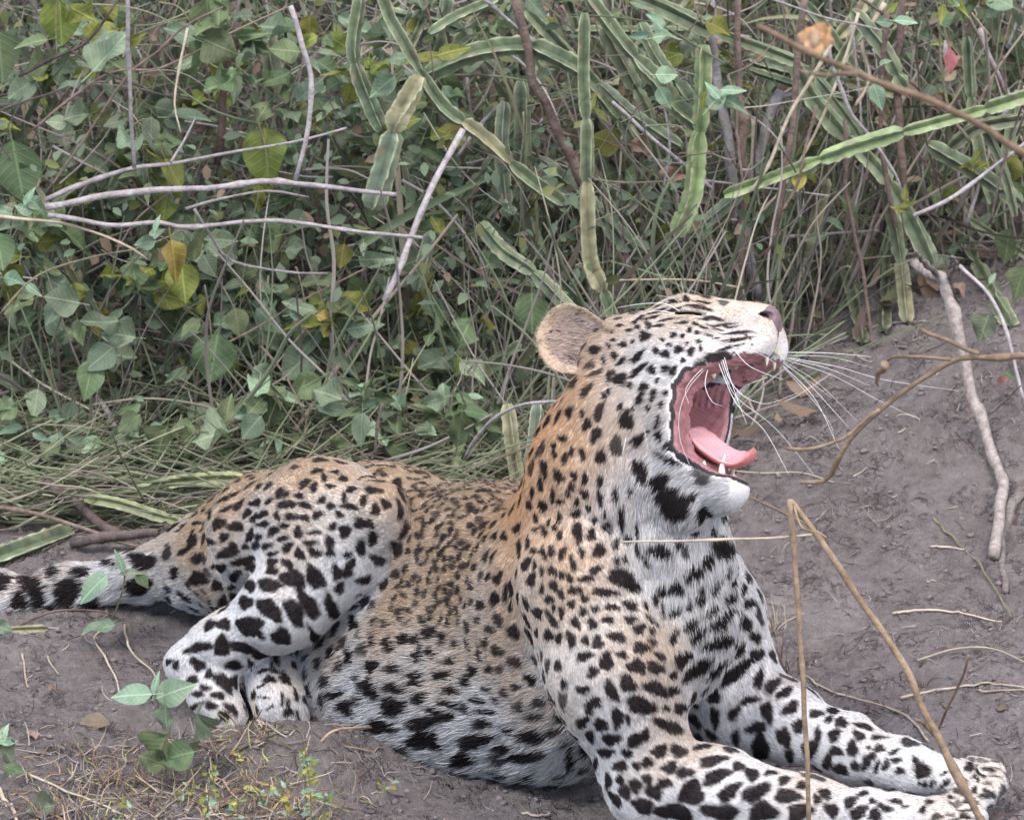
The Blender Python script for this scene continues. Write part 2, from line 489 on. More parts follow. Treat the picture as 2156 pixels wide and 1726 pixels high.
def surface_net(lo, hi, h, B=4):
    lo = np.array(lo); hi = np.array(hi)
    nb = np.ceil((hi - lo) / (h * B)).astype(int) + 1
    n = nb * B
    cx = [lo[i] + (np.arange(nb[i]) * B + (B - 1) / 2) * h for i in range(3)]
    C = np.stack(np.meshgrid(*cx, indexing='ij'), -1).reshape(-1, 3)
    cv = sdf(C).reshape(nb)
    V = np.repeat(np.repeat(np.repeat(cv, B, 0), B, 1), B, 2)
    blocks = np.argwhere(np.abs(cv) < h * B * 1.5)
    off = np.stack(np.meshgrid(*[np.arange(B)] * 3, indexing='ij'), -1).reshape(-1, 3)
    I = (blocks[:, None, :] * B + off[None]).reshape(-1, 3)
    V[I[:, 0], I[:, 1], I[:, 2]] = sdf(lo + I * h)
    ins = V < 0
    sm = np.zeros(np.array(V.shape) - 1, np.int8)
    for dx in (0, 1):
        for dy in (0, 1):
            for dz in (0, 1):
                sm += ins[dx:V.shape[0] - 1 + dx, dy:V.shape[1] - 1 + dy, dz:V.shape[2] - 1 + dz]
    cells = np.argwhere((sm > 0) & (sm < 8))
    idx = np.full(sm.shape, -1, np.int32)
    idx[cells[:, 0], cells[:, 1], cells[:, 2]] = np.arange(len(cells))
    cor = np.array([(x, y, z) for x in (0, 1) for y in (0, 1) for z in (0, 1)])
    cvv = np.stack([V[cells[:, 0] + c[0], cells[:, 1] + c[1], cells[:, 2] + c[2]] for c in cor], 1)
    acc = np.zeros((len(cells), 3)); cnt = np.zeros(len(cells))
    for i in range(8):
        for j in range(i + 1, 8):
            if np.abs(cor[i] - cor[j]).sum() != 1: continue
            a, b = cvv[:, i], cvv[:, j]
            m = (a < 0) != (b < 0)
            t = np.where(m, a / np.where(m, a - b, 1), 0)
            acc += (cor[i] + t[:, None] * (cor[j] - cor[i])) * m[:, None]; cnt += m
    P = lo + (cells + acc / cnt[:, None]) * h
    quads = []
    for ax in range(3):
        u, v = (ax + 1) % 3, (ax + 2) % 3
        sl0 = [slice(None)] * 3; sl1 = [slice(None)] * 3
        sl0[ax] = slice(0, -1); sl1[ax] = slice(1, None)
        A, Bv = ins[tuple(sl0)], ins[tuple(sl1)]
        E = np.argwhere(A != Bv)
        E = E[(E[:, u] > 0) & (E[:, v] > 0) & (E[:, u] < V.shape[u] - 1) & (E[:, v] < V.shape[v] - 1)]
        flip = A[E[:, 0], E[:, 1], E[:, 2]]
        def cell(du, dv):
            c = E.copy(); c[:, u] -= du; c[:, v] -= dv
            return idx[c[:, 0], c[:, 1], c[:, 2]]
        q = np.stack([cell(1, 1), cell(0, 1), cell(0, 0), cell(1, 0)], 1)
        q[~flip] = q[~flip][:, ::-1]
        quads.append(q)
    Q = np.concatenate(quads)
    Q = Q[(Q >= 0).all(1)]
    return P, Q

def project(P, it=2):
    for _ in range(it):
        d = sdf(P); G = sdf_grad(P)
        P = P - G * np.clip(d, -.004, .004)[:, None]
    return P

LV, LF = surface_net((-.95, -.55, -.03), (.72, .46, .76), .0040)
# a finer mesh on the head
bmh = bmesh.new()
bmh.from_mesh(mesh_np("tmp", LV, LF))
bmh.faces.ensure_lookup_table()
hsel = []
for f in bmh.faces:
    c = np.array(f.calc_center_median()); q = (c - HO) @ HM
    if -.10 < q[0] < .2 and -.155 < q[1] < .15 and abs(q[2]) < .11: hsel.append(f)
es = list({e for f in hsel for e in f.edges})
bmesh.ops.subdivide_edges(bmh, edges=es, cuts=1, use_grid_fill=True)
bmesh.ops.triangulate(bmh, faces=[f for f in bmh.faces if len(f.verts) > 4])
LME = bpy.data.meshes.new("leopard")
bmh.to_mesh(LME); bmh.free()
LV = np.empty(len(LME.vertices) * 3, np.float32); LME.vertices.foreach_get("co", LV); LV = LV.reshape(-1, 3)
LV = project(LV.copy(), 2)
LME.vertices.foreach_set("co", LV.ravel()); LME.update()
LME.polygons.foreach_set("use_smooth", np.ones(len(LME.polygons), dtype=bool))
LN = sdf_grad(LV)
LBVH = BVHTree.FromPolygons([tuple(map(float, v)) for v in LV], [list(p.vertices) for p in LME.polygons])
# ------------------------------------------------------------------ leopard: coat
# dark marks read off the animal: per view (origin, scale), then x, y, half length, half width, turn in degrees
MARKS = [
 ((320.0, 943.3), .25, """370,635,50,18,-20 560,640,80,40,-25 330,780,75,35,-70 600,430,60,22,-25 690,390,50,15,-25 730,480,55,30,-35 630,510,60,20,-30 800,550,55,25,-40 860,590,50,22,-70
 870,460,50,30,-30 980,450,35,20,-30 930,560,50,30,-40 1050,570,40,25,80 930,640,50,25,-20 710,660,65,45,0 480,790,70,35,-25 610,750,50,30,-40 640,880,110,40,-15 690,830,45,35,0 790,950,90,40,-15 380,930,55,40,-10
 270,870,50,25,-30 190,1050,60,35,-70 380,1100,65,65,0 560,1010,90,50,5 550,1160,55,45,90 700,1080,50,40,-20 680,1170,35,25,-30 820,740,60,30,-60 900,750,35,25,-40 790,830,30,30,0 870,820,50,30,-40 960,830,55,25,-30 1010,890,60,18,-15
 1020,700,45,40,-40 1110,655,45,22,10 1100,760,50,25,-10 1230,710,40,45,0 1140,840,50,40,-40 1240,890,55,40,75 1370,710,50,20,-10 1330,800,60,25,-10 1370,880,60,35,10 1100,480,60,30,0 1180,470,35,30,0 1090,380,60,40,-10 1280,300,50,35,-30 1360,330,35,40,0 1180,580,70,25,0 1290,590,40,35,0 1390,560,40,40,0 1240,400,35,30,0 1290,480,60,30,20
 1430,440,45,28,-15 1510,490,40,25,-20 1580,560,45,25,10 1500,320,50,20,0 1450,250,30,30,0 1610,260,35,30,0 1540,200,40,20,0 1680,350,40,30,0 1620,420,45,25,80 1660,490,45,30,0 1780,440,35,45,0 1850,245,120,30,0 1870,355,80,25,0 1880,520,45,45,0 1970,470,50,35,20 2060,310,55,45,60 2090,520,80,25,80
 1750,630,45,55,0 1830,640,45,35,60 1860,760,55,45,100 1760,840,70,40,80 1630,700,60,45,90 1520,660,40,30,0 1500,800,60,40,90 1500,880,35,40,0 1650,900,40,25,0 1670,980,60,35,-40 1640,1050,40,50,0
 860,1010,60,45,-30 1010,960,60,30,-20 1010,1030,55,35,0 1140,975,55,40,30 1190,1100,85,80,0 810,1150,60,50,0 980,1150,100,55,20 1370,1090,110,60,70 1560,1050,60,45,70 1580,1180,50,40,80 600,1290,45,40,-40 690,1260,40,40,0 790,1300,70,50,-20 990,1360,110,75,45 1200,1390,140,60,60 1320,1320,125,65,50 1520,1360,110,45,75
 820,1500,110,75,30 900,1570,60,25,40 1090,1590,70,80,0 1380,1600,90,55,90 600,1480,60,50,-20 480,1490,60,35,-40 390,1680,90,45,-15 590,1670,75,75,0 760,1680,100,50,15"""),
 ((320.0, 1263.3), .25, """920,470,70,40,20 1050,500,50,30,90 690,550,80,35,5 830,550,45,40,20 390,540,70,45,20 140,520,28,25,-30 200,550,35,35,-40 340,670,60,30,0 480,620,40,35,90 600,690,90,55,50 690,690,55,40,90 450,740,50,25,0 380,790,60,25,0 560,800,55,35,0 350,900,45,25,-20 500,890,60,30,0 670,915,65,35,40 610,970,50,45,0 550,1015,45,15,0
 990,665,50,35,0 1040,600,40,22,20 1120,660,60,38,70 940,590,50,20,-20 1100,820,50,20,90 1150,880,50,20,90 1150,950,40,40,0 1210,790,60,15,80 1000,900,40,12,-40 950,820,50,10,0 920,720,40,12,-30 1230,980,60,15,80 1830,740,90,70,90 1850,560,60,50,90 1660,480,60,40,90 2020,580,60,35,10 2050,900,90,60,0 2030,740,60,50,0 1650,900,80,50,20 1540,800,70,30,0 1920,1060,100,60,10 1700,200,70,40,90 1860,340,60,30,90"""),
 ((808.5, 1294.5), .25, """60,770,90,70,0 330,900,130,55,-5 350,1040,130,90,0 770,1050,140,60,-10 480,840,120,40,15 830,910,100,35,-10 860,810,90,22,5 550,750,100,25,15 560,640,75,35,10 300,710,55,50,0 250,540,70,60,0 480,510,75,35,0 680,560,50,35,30 740,470,50,40,90 890,455,35,30,0 550,390,70,25,0 270,340,60,50,90 380,310,45,35,90 150,200,50,40,90 260,210,50,50,0 370,150,60,50,10 480,190,60,30,90 60,450,50,40,0 1000,1120,90,35,-10 1150,1190,110,45,0 1220,1020,120,50,10 650,1210,120,45,0 800,720,70,25,10 100,620,70,40,0 30,240,60,40,90 1560,1220,90,40,90"""),
 ((808.5, 943.3), .25, """1350,180,70,35,90 1435,60,50,20,90 1520,90,50,28,90 1580,30,40,20,90 1670,50,50,28,80 1825,80,50,45,0 1470,240,65,35,70 1600,235,33,35,0 1690,260,48,28,90 1820,280,50,28,110 1320,310,60,25,80 1250,380,60,15,90 1580,330,33,35,0 1420,410,60,22,90 1480,455,38,25,0 1690,390,38,40,0 1820,430,65,26,80 1950,410,60,25,90 1340,490,42,45,0 1625,460,26,32,0 1550,390,35,20,90 1220,480,40,25,90 1720,510,24,26,0 1615,560,42,32,0 1475,590,40,25,90 1280,600,45,20,90 1770,610,35,24,90 1860,570,30,18,90 1630,710,85,45,92 1745,735,40,45,0 1870,665,45,30,115 1910,700,35,20,90 2005,600,100,25,90 1385,630,35,15,90 1270,690,35,20,0 1350,700,60,22,75 1440,680,22,25,0 1480,740,40,25,90 1130,680,45,30,105 1010,750,40,30,90 1140,850,80,38,85 1210,800,50,20,90
 1270,870,40,22,10 1340,880,60,22,80 1410,870,55,25,90 1500,890,70,25,105 1665,880,42,32,90 1810,870,65,48,-20 1590,970,70,25,70 1195,980,60,35,110 1270,985,32,22,90 1330,1040,38,25,90 1415,1035,45,38,90 1495,1070,40,25,90 1565,1100,35,35,0 1700,1100,65,30,-10 1780,1030,50,40,-15 1245,1110,60,38,90 1330,1190,40,25,90 1430,1160,45,38,90 1490,1230,45,30,90 1080,1180,60,30,90 1025,1230,75,25,90 930,1270,65,35,90 1130,1270,50,20,90 1065,1340,45,22,90 1590,1200,48,30,0 1650,1200,28,28,0 1395,1275,38,35,0 1690,1270,40,32,10 1575,1315,40,30,0 1430,1350,32,22,90 1495,1390,50,28,90 1780,1360,35,30,0 1675,1380,40,32,90 1860,1215,105,35,8 1920,1340,55,30,8 1885,1445,50,32,0 1755,1485,45,42,0 1615,1475,55,35,75 1290,1390,60,35,50 1420,1450,80,30,55 1200,1450,70,30,65 1390,1580,50,40,0 1575,1610,60,40,75 1695,1620,42,32,90 1800,1640,55,50,0 1965,1590,70,45,10 1470,1610,50,30,90 1290,1560,45,22,90 1240,1590,70,30,65 960,1100,60,35,110 880,1090,40,30,110"""),
 ((1212.8, 1010.6), .25, """700,30,80,70,0 760,160,80,80,0 840,250,110,90,0 950,170,60,35,-40 560,10,40,20,0 460,110,45,20,100 330,130,60,25,90 380,330,90,25,90 515,430,80,15,90 440,510,35,40,0 335,550,45,28,90 520,590,60,18,80 700,610,120,45,15 880,560,40,35,0 925,625,25,35,0 990,470,50,25,0 1050,310,75,35,110 1110,285,50,30,0 1235,325,32,32,0 1150,440,35,25,0 1260,590,100,75,-15 1110,700,60,50,-40 1000,800,80,55,-40 850,920,60,48,105 735,950,45,52,0 590,690,60,22,60 345,690,45,25,80 415,680,35,22,80 410,850,160,60,28 1180,910,60,28,-50 1320,880,45,35,100 1270,790,28,35,10 1050,930,25,35,0 1300,1005,60,40,-35 1410,930,55,25,100 1450,1045,50,45,-10 1045,1030,45,35,-20 955,1080,40,30,-50 1140,1120,65,35,-50 820,1125,45,38,0 1300,1130,45,35,-40 1215,1215,95,48,-42 1410,1210,60,60,-20
 970,1235,75,40,-30 820,1340,60,32,105 1020,1330,75,40,-35 1220,1385,140,45,-15 1350,1455,90,38,-28 1530,1470,65,45,-25 1515,1330,45,45,0 890,1520,80,50,110 1010,1600,140,45,-40 1180,1600,90,42,-45 1350,1620,160,55,-35 460,1060,75,35,30 590,1070,45,18,50 670,1020,50,25,80 735,1100,60,20,90 460,1180,55,35,15 530,1255,50,45,20 640,1190,80,15,40 640,1280,45,18,55 640,1365,50,22,40 550,1415,65,50,25 710,1490,65,25,40 670,1580,75,50,35 510,1570,70,65,10 820,1645,35,35,30 385,1470,48,35,0 255,1530,65,65,0 140,1620,42,55,0"""),
 ((1212.8, 1294.5), .25, """300,640,100,45,70 440,580,85,55,30 680,625,95,60,25 810,645,40,45,20 560,770,140,60,12 760,790,35,25,0 880,790,50,48,0 350,870,75,55,90 440,880,45,22,90 210,930,60,50,0 790,940,135,48,15 120,1025,50,38,90 300,1050,80,45,-10 510,1050,80,55,-20 580,1010,50,40,-30 700,1145,70,50,0 870,1145,75,45,0 1060,1110,60,28,0 430,1165,45,35,0 250,1160,70,40,15 1150,1220,110,45,-10 1370,1275,60,35,-10 370,1275,70,40,0 600,1240,45,50,0 790,1285,70,45,-5 920,1330,90,38,-12 1180,1360,110,60,-20 1480,1340,60,55,0 1640,1325,48,25,0 1750,1390,48,42,0 1900,1430,50,35,0 510,1270,35,40,0 370,1390,45,35,90 500,1440,75,45,70 600,1385,45,48,0 740,1420,60,50,0 410,1490,60,50,90 660,1490,65,65,0 970,1500,115,90,0 1290,1490,100,60,-30 1520,1490,130,60,-35 1780,1520,100,65,10 2100,1500,50,50,0 2030,1550,40,40,0 560,1610,100,55,35 830,1660,140,75,8 1220,1660,145,70,0 1580,1660,135,65,-5 1880,1660,95,80,0 70,1130,60,50,90 160,1260,50,40,90 270,1400,60,35,90 330,1550,70,40,50 150,740,60,50,-40 110,800,40,45,0 50,910,50,45,0 60,630,60,35,-10 70,350,65,40,-10
 1460,720,75,38,-15 1330,830,80,35,-55 1160,690,60,60,-40 1170,870,80,40,90 1540,540,90,35,110 1660,590,95,40,-45 1760,650,75,35,-40 1610,820,85,52,90 1520,950,75,50,-25 1810,775,80,45,-50 1875,935,65,48,90 1750,1030,85,58,90 1550,1140,75,85,0 1345,1040,70,35,100 1800,1190,60,40,90 2020,830,55,40,0 2035,1010,60,35,90 1970,1130,80,60,90 1880,1290,90,40,0 2130,870,35,25,0"""),
 ((1617.0, 1294.5), .25, """550,800,55,28,10 515,880,40,28,-20 615,900,60,40,0 810,935,75,28,15 555,1010,52,55,0 765,1010,55,40,15 710,1125,52,60,0 565,1145,55,45,25 500,1240,65,42,90 610,1300,60,50,20 845,1110,20,18,0 940,1120,42,38,0 930,1030,60,22,0 730,1270,50,35,90 820,1250,70,35,110 870,1190,45,35,-40 915,1280,55,20,100 990,1265,45,32,110 1080,1225,45,25,0 1110,1310,35,35,30 1300,1310,80,60,-10 1240,1220,30,25,0 1700,1270,45,35,10 1490,1420,60,25,-50 1480,1330,35,18,-30 1380,1420,40,20,90 1740,1360,25,20,0 1770,1400,22,25,0 1740,1470,25,30,0 1320,1430,30,20,90 1270,1410,30,12,90 1060,1150,50,20,-20 1830,1470,30,20,0 1800,1520,30,20,90
 690,1570,55,50,-20 800,1500,55,20,-10 540,1640,60,60,0 760,1660,75,55,-20 880,1565,40,25,0 1080,1565,55,25,10 990,1620,70,30,15 1160,1610,40,15,0 1360,1570,45,22,-10 1300,1640,35,30,0 900,1680,60,50,0 1650,1700,45,40,0 1540,1530,35,18,0"""),
 ((0.0, 1137.0), .1875, """360,530,130,90,35 740,600,140,110,90 570,380,60,50,0 880,370,70,50,0 1600,240,150,70,0 1550,520,120,80,0 200,690,90,70,0 1000,720,70,60,0 1180,260,90,30,0 570,800,60,50,0 430,680,60,70,0"""),
 ((1052.7, 572.7), .332, """780,460,28,25,0 920,410,50,25,-20 870,540,60,25,-40 990,500,25,22,0 1045,520,32,28,-30 1130,490,28,30,0 1210,505,25,30,0 1100,400,22,25,0 1155,405,20,18,0 1030,430,15,12,0 725,535,25,30,0 770,570,40,20,-50 690,660,55,15,90 760,680,50,38,-50 870,630,70,25,-40 960,620,35,26,100 1045,615,30,26,100 1095,630,35,26,100 910,730,30,35,0 890,800,45,28,110 970,780,40,22,110 995,690,15,18,0 1045,770,20,18,0 1020,840,25,15,90 800,940,70,45,100 870,1070,50,35,0 1000,950,40,20,100 1010,1040,28,35,0 1075,1110,30,40,0 890,1260,70,50,70
 850,320,25,15,0 940,340,25,25,0 820,370,25,12,-10 1000,250,60,12,-20 1090,180,30,12,0 1180,170,30,25,20 900,280,20,12,0 760,340,20,12,0 1200,370,20,18,0 1240,330,30,10,20 1300,300,40,10,0 1190,270,150,26,3 1100,240,70,12,-14 1290,232,70,11,8 1360,290,60,14,14 1350,295,60,12,10 1490,385,110,14,-6 1500,430,105,12,-8 1420,335,80,10,-6 1450,480,80,11,-14 1100,192,60,8,-5 1280,190,60,10,10 1010,212,50,8,-25 1235,212,70,8,0 960,290,60,9,-15 880,300,35,12,-20 1060,302,70,9,-8 1150,322,50,9,-5 1000,340,40,14,-10 870,350,20,15,0 900,382,15,12,0 1250,385,25,14,0 1290,352,40,9,15 1325,402,30,8,5 1372,420,25,8,-5 1262,440,20,14,0 1182,452,16,14,0 1070,462,18,15,0 1272,484,14,20,0 700,380,18,12,0 720,430,16,14,0 690,470,14,18,0 840,440,16,14,0 1160,560,18,22,0 660,560,14,30,0 720,640,16,22,0 820,720,20,26,0 690,760,16,24,0 760,860,18,30,0 940,860,16,22,0 840,870,14,18,0 1090,720,12,14,0 940,1010,16,20,0 1560,400,14,7,0 1590,425,10,6,0 1545,455,12,6,-10 1510,478,12,6,-10 1600,460,10,6,0 1480,515,14,7,-20 1470,350,50,8,-6 1380,365,40,8,10 1340,340,30,8,20 1400,560,85,62,-15 1240,640,70,30,-30
 550,970,50,25,110 605,1040,65,30,110 440,890,30,40,0 400,1060,28,25,0 520,900,30,15,90 340,1110,35,15,90 450,1140,30,15,90 660,790,30,20,90 1330,1190,60,14,50 1060,1190,90,20,25"""),
]

rng = np.random.default_rng(5)
SPOT = []         # centre, normal, two in-surface half axes, darkness
def add_spot_px(px, py, la, lb, ang, flat=False):
    o = Vector(CAM)
    d = FW * CD + RT * ((px - 1078) / PPM) + UP * ((863 - py) / PPM)
    d = Vector(d).normalized()
    hit, n, fi, dist = LBVH.ray_cast(o, d)
    if hit is None: return
    n = np.array(n)
    if np.dot(n, np.array(d)) > 0: n = -n
    sc = dist / CD / PPM
    ca, sa = math.cos(R_(ang)), math.sin(R_(ang))
    ax = []
    cosv = max(0.42, -np.dot(n, np.array(d)))
    dd = np.array(d)
    for (u, v, l) in ((ca, sa, la), (-sa, ca, lb)):
        im = RT * u - UP * v
        t = im - dd * (np.dot(im, n) / min(-.2, np.dot(dd, n)))      # into the surface, undoing the foreshortening
        t = t - n * np.dot(t, n)
        m_ = np.linalg.norm(t); lim = 1.5 if flat else 2.2
        if m_ > lim: t = t * (lim / m_)
        ax.append(t * l * sc)
    SPOT.append((np.array(hit), n, ax[0], ax[1], 1.0))
OCHRE = []

for (ox, oy), s, txt in MARKS:
    for e in txt.split():
        x, y, la, lb, ang = (float(v) for v in e.split(','))
        k_ = 1.09 if ox == 320.0 else 1.06 if ox == 808.5 and oy > 1200 else .98 if s > .3 else 1.3 if ox == 0.0 else 1.08
        add_spot_px(ox + x * s, oy + y * s, la * s * k_, lb * s * k_, ang, s > .3)

# per-point blend of fur length, warmth, hair flow, spot spacing
PF = np.array([p['fur'] for p in PRIMS], np.float32); PW = np.array([p['warm'] for p in PRIMS], np.float32)
PS = np.array([p['sp'] for p in PRIMS], np.float32); PFL = np.array([p['flow'] for p in PRIMS], np.float32)
PHEAD = np.array([p['group'] == 'head' for p in PRIMS], np.float32)
PTOR = np.array([i < 11 for i in range(len(PRIMS))], np.float32)
def blend(P, chunk=100000):
    n = len(P)
    out = [np.empty(n, np.float32) for _ in range(4)]; fl = np.empty((n, 3), np.float32)
    for s in range(0, n, chunk):
        Q = P[s:s + chunk]
        D = np.stack([d_prim(p, Q) for p in PRIMS], 1)
        W = np.exp(-np.clip(D - D.min(1)[:, None], 0, 1) / .018); W /= W.sum(1)[:, None]
        e = slice(s, s + chunk)
        out[0][e] = W @ PF; out[1][e] = W @ PW; out[2][e] = W @ PS; out[3][e] = W @ PHEAD
        fl[e] = W @ PFL
    return out[0], out[1], out[2], out[3], fl

# fill the rest of the coat: marks at a spacing that follows the body
BF, BW, BS, BH, BFL = blend(LV)
cand = rng.permutation(len(LV))[:26000]
cell = .05
gridh = {}
def gkey(c): return tuple(np.floor(c / cell).astype(int))
def near_ok(c, n, sp, own):
    k = gkey(c)
    for dx in (-1, 0, 1):
        for dy in (-1, 0, 1):
            for dz in (-1, 0, 1):
                for (q, r, nn) in gridh.get((k[0] + dx, k[1] + dy, k[2] + dz), ()):
                    if np.dot(n, nn) < -.2: continue
                    if np.sum((q - c) ** 2) < (sp * own + r) ** 2: return False
    return True
for (c, n, u, v, s) in SPOT:
    gridh.setdefault(gkey(c), []).append((c, math.sqrt(np.linalg.norm(u) * np.linalg.norm(v)), n))
HL = (LV - HO) @ HM
CAV = np.full(len(LV), 1.0, np.float32)
hm = (np.abs(HL) < .2).all(1); CAV[hm] = cavity(HL[hm].astype(np.float32))
for i in rng.permutation(len(LV))[:16000]:
    if not (BS[i] < .0228 and BH[i] < .3 and BW[i] > .42): continue
    c, n = LV[i].astype(float), LN[i].astype(float)
    R0 = rng.uniform(.0105, .0150)
    if not near_ok(c, n, R0, .95): continue
    f = BFL[i] - n * np.dot(BFL[i], n); f = norm(f); g = np.cross(n, f)
    OCHRE.append((c, n, f * R0 * .95, g * R0 * .8, .8))
    m_ = rng.integers(4, 6); ph = rng.uniform(0, 6.28)
    for k in range(m_):
        if rng.random() < .12: continue
        a_ = ph + k * 6.283 / m_ + rng.normal(0, .15)
        q = c + f * (R0 * 1.05 * math.cos(a_)) + g * (R0 * .92 * math.sin(a_))
        tg = norm(-f * math.sin(a_) + g * math.cos(a_)); nr_ = np.cross(n, tg)
        SPOT.append((q, n, tg * R0 * rng.uniform(.46, .72), nr_ * R0 * rng.uniform(.30, .44), rng.uniform(.85, 1)))
    gridh.setdefault(gkey(c), []).append((c, R0 * 1.15, n))
for i in cand:
    c, n = LV[i].astype(float), LN[i].astype(float)
    if CAV[i] < .014 or c[2] < .012: continue
    # muzzle, nose and chin stay plain
    if BH[i] > .5 and HL[i][0] > .055: continue
    sp = float(BS[i]) * rng.uniform(.85, 1.15)
    if BW[i] > .6 and BH[i] < .3: sp *= .92
    flank = BS[i] < .0225 and BH[i] < .3
    if not near_ok(c, n, sp, .40 if flank else .62): continue
    r = sp * (rng.uniform(.26, .42) if flank else rng.uniform(.25, .38))
    f = BFL[i] - n * np.dot(BFL[i], n); f = norm(f + rng.normal(0, .25, 3)); f = norm(f - n * np.dot(f, n))
    g = np.cross(n, f)
    e = rng.uniform(1.0, 2.4 if flank else 1.7)
    SPOT.append((c, n, f * r * math.sqrt(e) * 1.1, g * r / math.sqrt(e) * 1.1, rng.uniform(.75, 1) if flank else rng.uniform(.85, 1)))
    gridh.setdefault(gkey(c), []).append((c, r, n))

def dark_at(P, N, SP=None):
    """how dark the coat is at points P (0 plain .. 1 black)"""
    out = np.zeros(len(P), np.float32)
    K = np.floor(P / cell).astype(np.int64)
    key = (K[:, 0] + 500) * 1000000 + (K[:, 1] + 500) * 1000 + (K[:, 2] + 500)
    order = np.argsort(key, kind='stable'); sk = key[order]
    for (c, n, u, v, s) in (SPOT if SP is None else SP):
        kc = np.floor(c / cell).astype(int)
        ids = []
        for dx in (-1, 0, 1):
            for dy in (-1, 0, 1):
                b0 = (kc[0] + dx + 500) * 1000000 + (kc[1] + dy + 500) * 1000 + (kc[2] - 1 + 500)
                lo, hi = np.searchsorted(sk, b0), np.searchsorted(sk, b0 + 3)
                if hi > lo: ids.append(order[lo:hi])
        if not ids: continue
        ids = np.concatenate(ids)
        q = P[ids] - c
        uu, vv, uv = u @ u, v @ v, u @ v
        det = uu * vv - uv * uv + 1e-14
        a_, b_ = q @ u, q @ v
        al = (a_ * vv - b_ * uv) / det; be = (b_ * uu - a_ * uv) / det
        mx = max(np.linalg.norm(u), np.linalg.norm(v))
        r = np.sqrt(al * al + be * be)
        ph = (c[0] * 91 + c[2] * 57) % 6.28
        th = np.arctan2(be, al)
        r = r * (1 + .13 * np.sin(2 * th + ph) + .12 * np.sin(3 * th + 2 * ph) + .06 * np.sin(5 * th + 3 * ph))
        soft = min(.30, .0016 / max(1e-4, min(np.linalg.norm(u), np.linalg.norm(v))))
        d = np.clip((1 + soft - r) / (2 * soft), 0, 1)
        d = d * d * (3 - 2 * d) * s
        ok = (np.abs(q @ n) < mx * 1.2 + .006) & ((N[ids] @ n) > -.1)
        d = np.where(ok, d, 0)
        out[ids] = np.maximum(out[ids], d)
    return out

WHITE = np.array((.70, .69, .685)); TAN = np.array((.545, .425, .305)); RUST = np.array((.68, .36, .12)); BLACK = np.array((.026, .020, .021))
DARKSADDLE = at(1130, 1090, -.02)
def coat(P, N, warm, spc, head, seed=0.0, flow=None):
    D = dark_at(P, N)
    w = np.clip(warm + .16 * wob(P, 14, 2) + .28 * (N[:, 2] - .25) * (1 - .5 * head), 0, 1)
    w = np.clip((w - .18) / .62, 0, 1)
    wb = 1 + .22 * np.clip(-warm / .2, 0, 1)[:, None]              # white belly fur, painted paler still to offset its shade
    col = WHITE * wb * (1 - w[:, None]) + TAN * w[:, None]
    # rusty hair down the back of the neck
    nb = np.exp(-(((P - at(1150, 960, -.22)) / np.array((.085, .16, .17))) ** 2).sum(1)) * 1.2
    col = col * (1 - .78 * np.minimum(nb, 1)[:, None]) + RUST * .78 * np.minimum(nb, 1)[:, None]
    ochre = np.clip(wob(P, 55, 9) * .5 + .15, 0, 1) * w * .55
    col = col * (1 - ochre[:, None]) + TAN * np.array((1.0, .9, .8)) * ochre[:, None]
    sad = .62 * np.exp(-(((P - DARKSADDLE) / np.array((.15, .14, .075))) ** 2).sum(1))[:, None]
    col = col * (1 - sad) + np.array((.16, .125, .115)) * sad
    oc = dark_at(P, N, OCHRE)[:, None] * .75
    col = col * (1 - oc) + np.array((.45, .335, .22)) * oc
    blk = BLACK * (1 - w[:, None] * .4) + np.array((.075, .05, .042)) * w[:, None] * .4
    return col * (1 - D[:, None]) + blk * D[:, None], D, w

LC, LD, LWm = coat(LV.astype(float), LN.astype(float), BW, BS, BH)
# mouth, lips, nose
pink = np.array((.44, .225, .23)); maroon = np.array((.27, .12, .135)); lip = np.array((.030, .022, .026)); nosec = np.array((.215, .150, .160))
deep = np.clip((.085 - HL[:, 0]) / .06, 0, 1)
inm = (CAV < .0035)
ROUGH = np.full(len(LV), .8, np.float32)
hn = LN @ HM.astype(np.float32)
inm |= hm & (hn[:, 1] < -.35) & (CAV < .011) & (HL[:, 0] < hl(1612, 770)[0]) & (HL[:, 0] > hl(1480, 790)[0]) & (HL[:, 1] > hl(0, 840)[1]) & (np.abs(HL[:, 2]) < .036)
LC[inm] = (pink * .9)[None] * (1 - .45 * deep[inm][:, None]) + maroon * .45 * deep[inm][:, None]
LC[inm] *= (1 + .16 * wob(HL[inm], 160, 1) + .14 * wob(HL[inm], 420, 4))[:, None]
ROUGH[inm] = .26
low = HL[:, 1] < hl(0, 800)[1]
lipb = (CAV >= .0035) & (CAV < np.where(low, .0090, .0044)) & (HL[:, 0] < hl(1590, 1000)[0] + .03) & hm
LC[lipb] = lip; ROUGH[lipb] = .4
nz = hl(1618, 676)
nd = np.sqrt((((HL - nz) / np.array((.0225, .0195, .0225))) ** 2).sum(1)) + .10 * (HL[:, 1] < nz[1]) * (np.abs(HL[:, 2]) / .012)
nose = (nd < 1.0) & hm
LC[nose] = nosec * (1 + .12 * wob(HL[nose], 300, 2))[:, None]; ROUGH[nose] = .42
for s_ in (1, -1):
    e_ = hl(1604, 668, .013) * np.array((1, 1, s_))
    ns = np.sqrt((((HL - e_) / np.array((.0085, .0052, .012))) ** 2).sum(1)) < 1
    LC[ns & hm] = np.array((.03, .02, .024)); nose |= ns & hm  # shade inside the nostril painted dark over the carved hole
phil = hm & (np.abs(HL[:, 2]) < .0016) & (HL[:, 0] > hl(1600, 720)[0]) & (HL[:, 1] < nz[1]) & (HL[:, 1] > hl(0, 760)[1])
LC[phil] = np.array((.16, .10, .11)); nose |= phil
NOFUR = inm | lipb | nose

